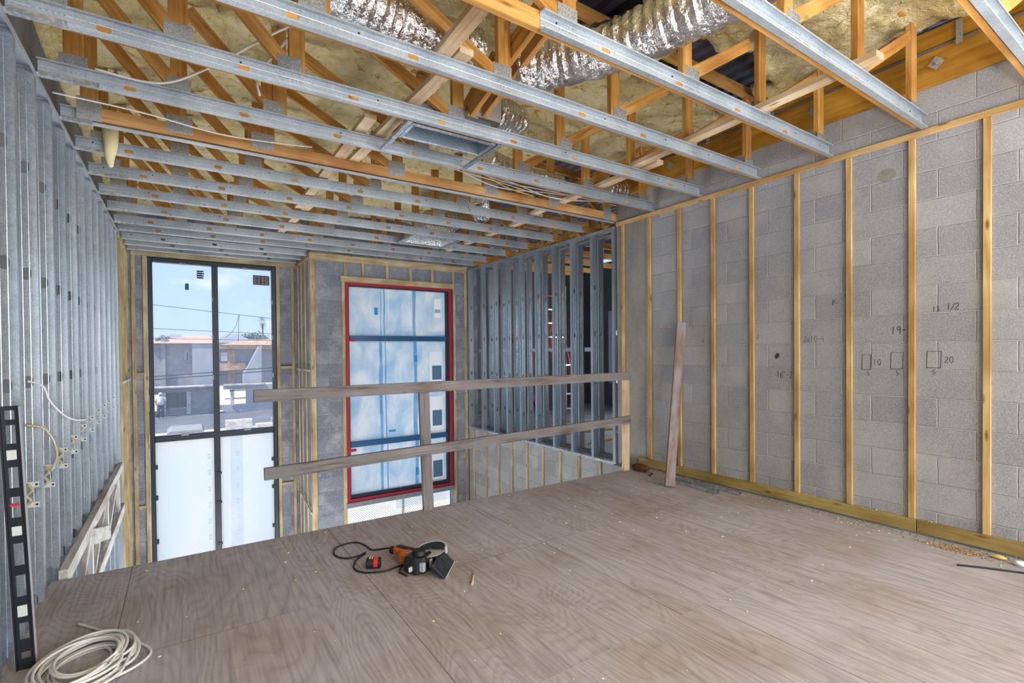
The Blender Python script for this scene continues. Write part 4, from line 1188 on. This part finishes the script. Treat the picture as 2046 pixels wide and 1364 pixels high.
    t = thing('adapter_plug', (.985, 3.075, 0), 'small black and red plug lying inside the loop of saw cord', 'plug', rot=(0, 0, math.radians(-25)))
    bm = bmesh.new(); prism_bm(bm, [(.034*math.cos(a), .034+.034*math.sin(a)) for a in [2*PI*k/12 for k in range(12)]], 0, -.045, .045)
    link('plug_body', bm, 'rubber', t, .006)
    bm = bmesh.new(); prism_bm(bm, [(.037*math.cos(a), .036+.036*math.sin(a)) for a in [2*PI*k/8+.39 for k in range(8)]], 0, .0, .028)
    tag(link('red_band', bm, 'redpl', t, .003), 'red band of the plug')
    for x in (-.025, -.01): box('white_stripe', x, x+.007, -.02, .02, .0675, .0695, 'vial', t)
circular_saw()

def floor_bits():
    o = lumber('leaning_board', (3.985, 3.20, .012), (4.39, 3.36, 1.645), .090, .036, 'graybrown', up=(.83, -.55, 0))
    tag(o, 'weathered board leaning on the block wall beside the guard rail', 'board')
    # bent offcuts of bright steel
    def channel_piece(p0, p1, w, lab):
        p0, p1 = Vector(p0), Vector(p1); d = (p1-p0).normalized(); s = Vector((-d.y, d.x, 0)); bm = bmesh.new()
        prof = [(-w, .03), (-w, .001), (w, .001), (w, .03)]
        A = [bm.verts.new(p0+s*a+Vector((0, 0, z))) for a, z in prof]; B = [bm.verts.new(p1+s*a*1.05+Vector((0, 0, z+.004))) for a, z in prof]
        for k in range(3): bm.faces.new((A[k], A[k+1], B[k+1], B[k]))
        tag(sheet(link('steel_offcut', bm, 'alu'), .0016), lab, 'steel offcut', 'steel offcuts by the block wall')
    channel_piece((4.22, 3.40, .0), (4.165, 2.80, .0), .035, 'bright bent steel offcut on the floor right of the leaning board')
    channel_piece((4.35, 3.30, .0), (4.30, 2.65, .0), .022, 'thin grey steel offcut along the sole plate by the leaning board')
    # rusty brown lump and bolt
    bm = bmesh.new(); bmesh.ops.create_icosphere(bm, subdivisions=3, radius=1)
    for v in bm.verts:
        n = 1+.25*noise.noise(v.co*1.8)+.1*noise.noise(v.co*5); v.co = Vector((v.co.x*.055, v.co.y*.115, max(-.9, v.co.z)*.042))*n
    o = link('brown_lump', bm, 'rust', None, smooth=True); o.location = (4.27, 3.83, .038)
    tag(o, 'rusty brown lump on the floor at the foot of the guard rail post', 'lump')
    t = thing('rusty_bolt', (4.20, 3.62, .013), 'small rusty bolt on the floor between lump and leaning board', 'bolt', rot=(0, 0, .4))
    tube('shank', [(-.04, 0, 0), (.03, 0, 0)], .008, 'rust', t); tube('head', [(.03, 0, 0), (.045, 0, 0)], .013, 'rust', t, 6); tube('nut', [(-.04, 0, 0), (-.028, 0, 0)], .013, 'rust', t, 6)
    # dark rod by the wall
    tag(tube('dark_rod', smooth_path([(3.985, 1.02, .008), (4.05, .94, .007), (4.10, .86, .008), (4.155, .77, .008), (4.19, .68, .012)], 5), .0055, 'rubber', None, 6), 'thin dark bent rod on the floor near the right edge', 'rod')
    # wood splinter
    bm = bmesh.new(); tube_bm(bm, [(1.385, 2.52, .006), (1.42, 2.575, .009), (1.455, 2.63, .005), (1.475, 2.665, .003)], lambda f: .006*(1-f)+.0015, 5)
    tag(link('wood_splinter', bm, 'pale'), 'pale wood splinter on the floor in front of the saw', 'splinter')
    # crumbs of foam, sawdust heap
    rnd = random.Random(11); bm = bmesh.new()
    def crumb(x, y, s, z=0):
        m = Matrix.Translation((x, y, z+s*.35)) @ Matrix.Rotation(rnd.uniform(0, PI), 4, 'Z') @ Matrix.Diagonal((s, s*rnd.uniform(.35, .7), s*.35, 1))
        bmesh.ops.create_icosphere(bm, subdivisions=1, radius=1, matrix=m)
    for i in range(150): crumb(rnd.uniform(-.4, 4.2), rnd.uniform(1.3, 3.9), rnd.uniform(.003, .010))
    for i in range(60):
        y = rnd.uniform(.7, 3.4); crumb(4.36-abs(rnd.gauss(0, .12)), y, rnd.uniform(.004, .012))
    for i in range(22): crumb(4.443, rnd.uniform(.7, 3.8), rnd.uniform(.005, .010), .107)
    tag(link('foam_crumbs', bm, 'foamchip'), 'scattered pale crumbs of foam and chips on the plywood', 'debris', kind='stuff')
    bm = bmesh.new()
    for i in range(420):
        y = rnd.gauss(1.12, .10); x = 4.30+rnd.gauss(0, .035)-.25*(1.12-y)*.0; crumb(min(x, 4.40), y, rnd.uniform(.003, .010))
    tag(link('sawdust_heap', bm, 'sawdust'), 'brown sawdust spread along the foot of the block wall', 'sawdust', kind='stuff')
    bm = bmesh.new()
    for i in range(900):
        y = rnd.uniform(.62, 3.6); s = rnd.uniform(.003, .009); x = 4.435-abs(rnd.gauss(0, .045)) ; crumb(min(x, 4.415), y, s)
    tag(link('mortar_rubble', bm, 'slab'), 'grey mortar crumbs along the edge of the plywood by the block wall', 'rubble', kind='stuff')
    def lump(name, loc, s, mat, lab):
        bm = bmesh.new(); bmesh.ops.create_icosphere(bm, subdivisions=3, radius=1)
        for v in bm.verts:
            n = 1+.35*noise.noise(v.co*2.3+Vector(loc)); v.co = Vector((v.co.x*s[0], v.co.y*s[1], v.co.z*s[2]))*n
        o = link(name, bm, mat, None, smooth=True); o.location = loc; tag(o, lab, 'foam', 'foam lumps at the right edge')
    lump('foam_lump', (4.33, .905, .014), (.02, .04, .012), 'foamyellow', 'yellow foam lump by the sole plate near the right edge')
    lump('foam_lump', (4.30, .80, .016), (.03, .035, .016), 'paper', 'white foam lump by the sole plate at the right edge')
    for k, (x, y) in enumerate(((4.17, .73), (4.19, .69))): lump('foam_lump', (x, y, .008), (.012, .018, .008), 'foamchip', 'tiny pale foam lump by the dark rod, %s' % ('nearer the saw' if k == 0 else 'nearer the photo edge'))
    # dark sticks
    for k, (x, y, a) in enumerate(((.55, 2.28, .9), (.42, 2.22, 1.3), (.10, 2.30, 1.1), (.45, 2.42, .2))):
        pass
floor_bits()

# ------------------------------------------------------------------ outdoors, seen through the windows
GZ = -3.0
def outdoors():
    bm = bmesh.new(); v = [bm.verts.new(p) for p in ((-80, 9.5, GZ-.05), (120, 9.5, GZ-.05), (120, 160, GZ-.05), (-80, 160, GZ-.05))]; bm.faces.new(v)
    struct(link('ground', bm, 'dirt'))
    struct(box('street', -80, 120, 34, 43.5, GZ-.045, GZ-.02, 'street'))
    # grey block house under construction across the street
    t = thing('block_house', (0, 45, GZ), 'grey block house under construction across the street', 'house')
    def rects(name, y, x0, x1, z0, z1, openings, mat, par, th=.25):
        xs = sorted({x0, x1}|{o[0] for o in openings}|{o[1] for o in openings}); zs = sorted({z0, z1}|{o[2] for o in openings}|{o[3] for o in openings})
        bm = bmesh.new()
        for a, b in zip(xs, xs[1:]):
            for c, d in zip(zs, zs[1:]):
                m = ((a+b)/2, (c+d)/2)
                if not any(o[0] < m[0] < o[1] and o[2] < m[1] < o[3] for o in openings): box_bm(bm, a, b, y, y+th, c, d)
        bmesh.ops.remove_doubles(bm, verts=bm.verts, dist=1e-4)
        return link(name, bm, mat, par)
    rects('upper_wall', 0, -1.9, 2.2, 2.0, 5.25, [(.10, .42, 3.9, 4.65)], 'farblock', t)
    box('stucco_bay', .6, 2.2, -.5, .0, 2.0, 5.2, 'stucco', t)
    box('chimney_pier', -1.32, -1.06, -.3, -.01, 2.0, 5.8, 'farblock', t)
    w = box('window', .10, .42, .1, .14, 3.9, 4.65, 'white', t); box('pane', .27, .35, .07, .10, 3.95, 4.55, 'glassdark', w)
    rects('lower_wall', -1.5, -3.2, 2.3, 0, 2.0, [(-1.0, .35, .45, 1.6), (-2.5, -1.25, 0.3, 1.5)], 'farblock', t)
    box('beam', -3.2, 2.3, -2.1, -1.45, 1.98, 2.08, 'stucco', t); box('beam', -3.2, 1.3, -2.9, -2.1, 2.02, 2.10, 'white', t)
    bm = bmesh.new()
    P = [(-2.2, -.6, 5.2), (2.26, -.6, 5.2), (2.26, 3.5, 5.2), (-2.2, 3.5, 5.2), (.6, 1.2, 5.85), (1.8, 1.2, 5.85)]
    V = [bm.verts.new(p) for p in P]
    for f in ((0, 1, 5, 4), (1, 2, 5), (2, 3, 4, 5), (3, 0, 4), (3, 2, 1, 0)): bm.faces.new([V[i] for i in f])
    link('roof', bm, 'terra', t)
    for x in (-1.0, -.35, .3): box('shore_post', x-.05, x+.05, -1.3, -1.2, 0, 2.0, 'dark', t)
    box('garage_dark_panel', -.95, .3, -1.2, -1.15, .45, 1.6, 'glassdark', t)  # dark panel stands in for the shade inside the garage opening
    box('side_pier', .2, .45, -1.8, -1.5, .0, 1.65, 'white', t); box('side_pier', -1.3, -1.05, -1.8, -1.5, .0, 1.65, 'white', t)
    # wooden framed house beside it
    t = thing('framed_house', (0, 45, GZ), 'pale house with wooden sheathing and grey gable wing to the right across the street', 'house')
    rects('upper_wall', 0, 2.4, 8.5, 2.0, 5.0, [(2.5, 2.95, 3.8, 4.5)], 'stucco', t)
    box('sheathing_band', 2.4, 4.2, -.6, -.01, 3.0, 3.65, 'sheath', t); box('sheathing_corner', 2.95, 3.45, -.3, -.01, 2.0, 4.7, 'sheath', t); box('sheathing_eave', 2.4, 8.5, -.9, -.01, 4.75, 5.05, 'sheath', t)
    bm = bmesh.new(); prism_bm(bm, [(3.9, 2.0), (5.15, 2.0), (5.15, 4.95), (5.0, 4.95), (4.2, 3.3), (3.9, 2.9)], 1, -1.6, -.95); link('gable_wing', bm, 'stucco', t)
    box('downpipe', 5.15, 5.25, -1.3, -1.2, 2.0, 5.0, 'white', t)
    rects('lower_wall', -2.2, 2.5, 8.5, 0, 2.0, [(2.5, 4.0, .55, 1.7)], 'stucco', t)
    box('beam', 2.5, 5.3, -2.7, -2.2, 2.0, 2.1, 'white', t)
    box('pale_rail', 2.6, 4.0, -2.3, -2.2, .95, 1.05, 'sheath', t); box('pale_board', 2.9, 4.0, -2.35, -2.25, 1.55, 1.7, 'white', t); box('pale_post', 2.95, 3.2, -2.35, -2.25, .5, 1.65, 'white', t)
    bm = bmesh.new()
    P = [(2.38, -1.0, 5.06), (8.6, -1.0, 5.06), (8.6, 4, 5.06), (2.38, 4, 5.06), (4.4, 1.5, 5.55), (7, 1.5, 5.55)]
    V = [bm.verts.new(p) for p in P]
    for f in ((0, 1, 5, 4), (1, 2, 5), (2, 3, 4, 5), (3, 0, 4), (3, 2, 1, 0)): bm.faces.new([V[i] for i in f])
    link('roof', bm, 'sheath', t)
    # houses far behind
    for k, (x, y, w, d, h, rh, lab) in enumerate(((-.8, 78, 3.4, 3, 6.1, .9, 'far house with a small grey hip roof left of the window mullion'), (6.2, 82, 4.5, 3, 6.0, 1.3, 'far house with pale grey roof right of the window mullion'), (3.4, 92, 3.0, 3, 6.6, .8, 'far low house between the two grey roofs'))):
        t = thing('distant_house', (x, y, GZ), lab, 'house', 'far houses')
        box('walls', -w/2, w/2, 0, d, 0, h, 'stucco', t)
        bm = bmesh.new(); V = [bm.verts.new(p) for p in ((-w*.62, -.5, h), (w*.62, -.5, h), (w*.62, d+.5, h), (-w*.62, d+.5, h), (-w*.15, d/2, h+rh), (w*.15, d/2, h+rh))]
        for f in ((0, 1, 5, 4), (1, 2, 5), (2, 3, 4, 5), (3, 0, 4), (3, 2, 1, 0)): bm.faces.new([V[i] for i in f])
        link('roof', bm, 'greyroof', t)
    # trees
    def tree(x, y, h, r, lab, name='tree', squash=.6, seed=1):
        t = thing(name, (x, y, GZ), lab, 'tree', 'far trees')
        tube('trunk', [(0, 0, 0), (.05, 0, h-r*.3)], .12, 'bark', t)
        bm = bmesh.new(); rn = random.Random(seed)
        for i in range(700):
            d = Vector((rn.gauss(0, 1), rn.gauss(0, 1), rn.gauss(0, squash))).normalized()*r*rn.uniform(.4, 1); d.z *= squash
            s = r*.09; a = Vector((rn.gauss(0, 1), rn.gauss(0, 1), rn.gauss(0, 1))).normalized()*s; b = Vector((rn.gauss(0, 1), rn.gauss(0, 1), rn.gauss(0, 1))).normalized()*s
            c = Vector((0, 0, h))+d; bm.faces.new([bm.verts.new(c+a), bm.verts.new(c+b), bm.verts.new(c-a)])
        link('crown', bm, 'leafg', t)
    tree(10.2, 93, 6.9, 2.2, 'round green tree behind the roofs at the right of the dark window', seed=2)
    tree(8.6, 101, 6.8, 1.8, 'smaller green tree beside the round tree behind the roofs', seed=3)
    tree(9.1, 75, 8.6, .55, 'slim upright tree rising above the roofs at the right', squash=1.6, seed=4)
    tree(-1.9, 74, 6.2, .9, 'low green tree behind the block house roof, near the left frame', seed=5)
    tree(-.2, 88, 6.3, 1.1, 'low green tree behind the small grey hip roof', seed=6)
    # power lines
    W = 25
    for k, (z0, z1, y, lab) in enumerate(((3.40, 2.96, 25, 'topmost power line crossing the sky beyond the dark window'), (2.44, 2.28, 25.3, 'middle power line crossing the sky beyond the dark window'), (2.05, 1.98, 25.6, 'third power line just above the far roofs'), (.47, .75, 24.6, 'upper of two thick cables in front of the houses'), (.36, .62, 24.4, 'lower of two thick cables in front of the houses'))):
        x0, x1 = -6, 12; s = (z1-z0)/4.55
        pts = [(x0+(x1-x0)*i/20, y, z0+s*(x0+(x1-x0)*i/20+.97)+.0008*((x0+(x1-x0)*i/20)-3)**2-.008) for i in range(21)]
        tag(tube('power_line', pts, .011 if k < 3 else .022, 'wire', None, 5), lab, 'cable', 'power lines outside')
    tag(tube('service_drop', smooth_path([(2.12, 25, 3.10), (2.09, 25, 2.7), (2.08, 25, 2.2), (2.08, 25.2, 1.9)], 4), .010, 'wire', None, 5), 'thin wire dropping straight from the topmost power line', 'cable')
    tag(tube('service_drop', smooth_path([(2.10, 24.97, 3.08), (1.98, 24.95, 2.62), (1.80, 24.9, 2.3), (1.55, 24.8, 2.05)], 4), .009, 'wire', None, 5), 'thin wire curving away from the topmost power line', 'cable')
    # worker standing by the block house
    def person():
        t = thing('person', (-1.30, 41.6, GZ-.02), 'person in white shirt and dark trousers standing by the block house', 'person')
        me = bpy.data.meshes.new('body'); vs = [(0, 0, .95), (0, 0, 1.2), (0, 0, 1.42), (0, 0, 1.52), (0, -.01, 1.64), (.1, 0, .9), (.11, .02, .5), (.12, 0, .06), (.12, -.14, .03), (-.1, 0, .9), (-.12, -.03, .5), (-.13, .02, .06), (-.13, -.12, .03), (.2, 0, 1.4), (.26, -.02, 1.15), (.22, -.18, .98), (-.2, 0, 1.4), (-.27, .0, 1.14), (-.24, -.12, .92)]
        es = [(0, 1), (1, 2), (2, 3), (3, 4), (0, 5), (5, 6), (6, 7), (7, 8), (0, 9), (9, 10), (10, 11), (11, 12), (2, 13), (13, 14), (14, 15), (2, 16), (16, 17), (17, 18)]
        me.from_pydata(vs, es, []); o = bpy.data.objects.new('body', me); COL.objects.link(o); o.parent = t
        sk = o.modifiers.new('skin', 'SKIN'); rad = [.15, .15, .16, .06, .10, .10, .07, .05, .04, .10, .07, .05, .04, .065, .05, .04, .065, .05, .04]
        for i, r in enumerate(rad): me.skin_vertices[0].data[i].radius = (r, r)
        me.skin_vertices[0].data[0].use_root = True
        o.modifiers.new('sub', 'SUBSURF').levels = 1; me.materials.append(M['skin'])
        bm = bmesh.new(); tube_bm(bm, [(0, 0, .93), (0, 0, 1.2), (0, 0, 1.44), (0, 0, 1.5)], lambda f: .20-.06*max(0, f-.6), 12)
        for s in (-1, 1): tube_bm(bm, [(s*.15, 0, 1.42), (s*.23, 0, 1.36), (s*.265, -.01, 1.16)], .08, 8)
        link('shirt', bm, 'shirt', t)
        bm = bmesh.new()
        tube_bm(bm, [(.09, 0, .98), (.11, .02, .5), (.12, 0, .08)], lambda f: .125-.045*f, 10); tube_bm(bm, [(-.09, 0, .98), (-.12, -.03, .5), (-.13, .02, .08)], lambda f: .125-.045*f, 10)
        link('trousers', bm, 'trousers', t)
        bm = bmesh.new(); bmesh.ops.create_uvsphere(bm, u_segments=12, v_segments=8, radius=.115, matrix=Matrix.Translation((0, 0, 1.70)) @ Matrix.Diagonal((1, 1.1, .7, 1))); link('cap', bm, 'shirt', t)
    person()
    # site clutter
    o = box('sand_ramp', 0, 1, 0, 1, 0, 1, 'dirt'); bpy.data.objects.remove(o)
    bm = bmesh.new(); prism_bm(bm, [(-.75, 0), (1.0, 0), (.95, .12), (-.55, .12)], 1, 0, 2.6); o = link('concrete_ramp', bm, 'slab'); o.location = (-.05, 33.2, GZ-.02); tag(o, 'pale concrete ramp slab in the street left of the mullion', 'slab')
    for k, (x, y, sx, sy, sz, lab) in enumerate(((2.7, 33.0, 1.35, .6, .55, 'pale stack of boards in the street right of the mullion'), (3.95, 32.4, .9, .5, .3, 'low pale stack of boards beside the taller stack'), (-.55, 31.0, .7, .5, .12, 'low pale board stack at the bottom left of the upper pane'))):
        t = thing('board_stack', (x, y, GZ-.03), lab, 'stack', 'board stacks outside')
        n = max(2, int(sz/.1))
        for i in range(n): box('board', -sx/2+.02*(i % 2), sx/2-.03*(i % 2), -sy/2, sy/2, sz*i/n+.005, sz*(i+1)/n, 'white', t)
    bm = bmesh.new(); rn = random.Random(4)
    for i in range(160):
        s = rn.uniform(.05, .16); bmesh.ops.create_icosphere(bm, subdivisions=1, radius=s, matrix=Matrix.Translation((5.3+rn.uniform(-.7, .7), 33.9+rn.uniform(-.7, .7), GZ+s*.4+max(0, .25-abs(rn.gauss(0, .25))))))
    tag(link('rubble_heap', bm, 'slab'), 'heap of pale rubble at the right of the dark window view', 'rubble', kind='stuff')
    # chain link fence below the red window
    t = thing('chain_link_fence', (0, 12.6, GZ-.05), 'chain link fence panel outside under the red window', 'fence')
    for i, x in enumerate((2.9, 4.85, 6.6)): tube('fence_post', [(x, 0, 0), (x, 0, 1.05)], .03, 'galv', t)
    tube('rail', [(2.9, 0, 1.02), (6.6, 0, 1.02)], .02, 'galv', t)
    bm = bmesh.new(); a = .06
    for i in range(-16, 62):
        for sg in (1, -1):
            x = 2.9+i*a if sg > 0 else 2.9+(i+17)*a
            pts = []
            for q in (0, .98):
                xx = x+sg*q; pts.append((xx, .0, q+.03))
            # clip to the panel
            (xa, _, za), (xb, _, zb2) = pts
            lo, hi = 2.92, 6.58
            def clip(xv):
                return za+(zb2-za)*(xv-xa)/(xb-xa)
            A, B = [xa, za], [xb, zb2]
            for P_ in (A, B):
                if P_[0] < lo: P_[1] = clip(lo); P_[0] = lo
                if P_[0] > hi: P_[1] = clip(hi); P_[0] = hi
            if abs(A[0]-B[0]) > .03: tube_bm(bm, [(A[0], .004*sg, A[1]), (B[0], .004*sg, B[1])], .0045, 4)
    link('mesh', bm, 'galvdark', t)
    tag(box('white_ground_box', 4.95, 7.2, 13.4, 15.5, GZ-.05, GZ+.25, 'paper'), 'white box imitating glaring sunlit ground below the red window', 'slab')  # plain white colour imitates the glare of sunlit ground
    bm = bmesh.new(); bmesh.ops.create_cone(bm, cap_ends=True, segments=24, radius1=.22, radius2=.22, depth=.12, matrix=Matrix.Rotation(PI/2, 4, 'X')); o = link('cable_spool', bm, 'vial'); o.location = (4.70, 12.2, GZ+.62)
    bpy.data.objects.remove(o)
outdoors()
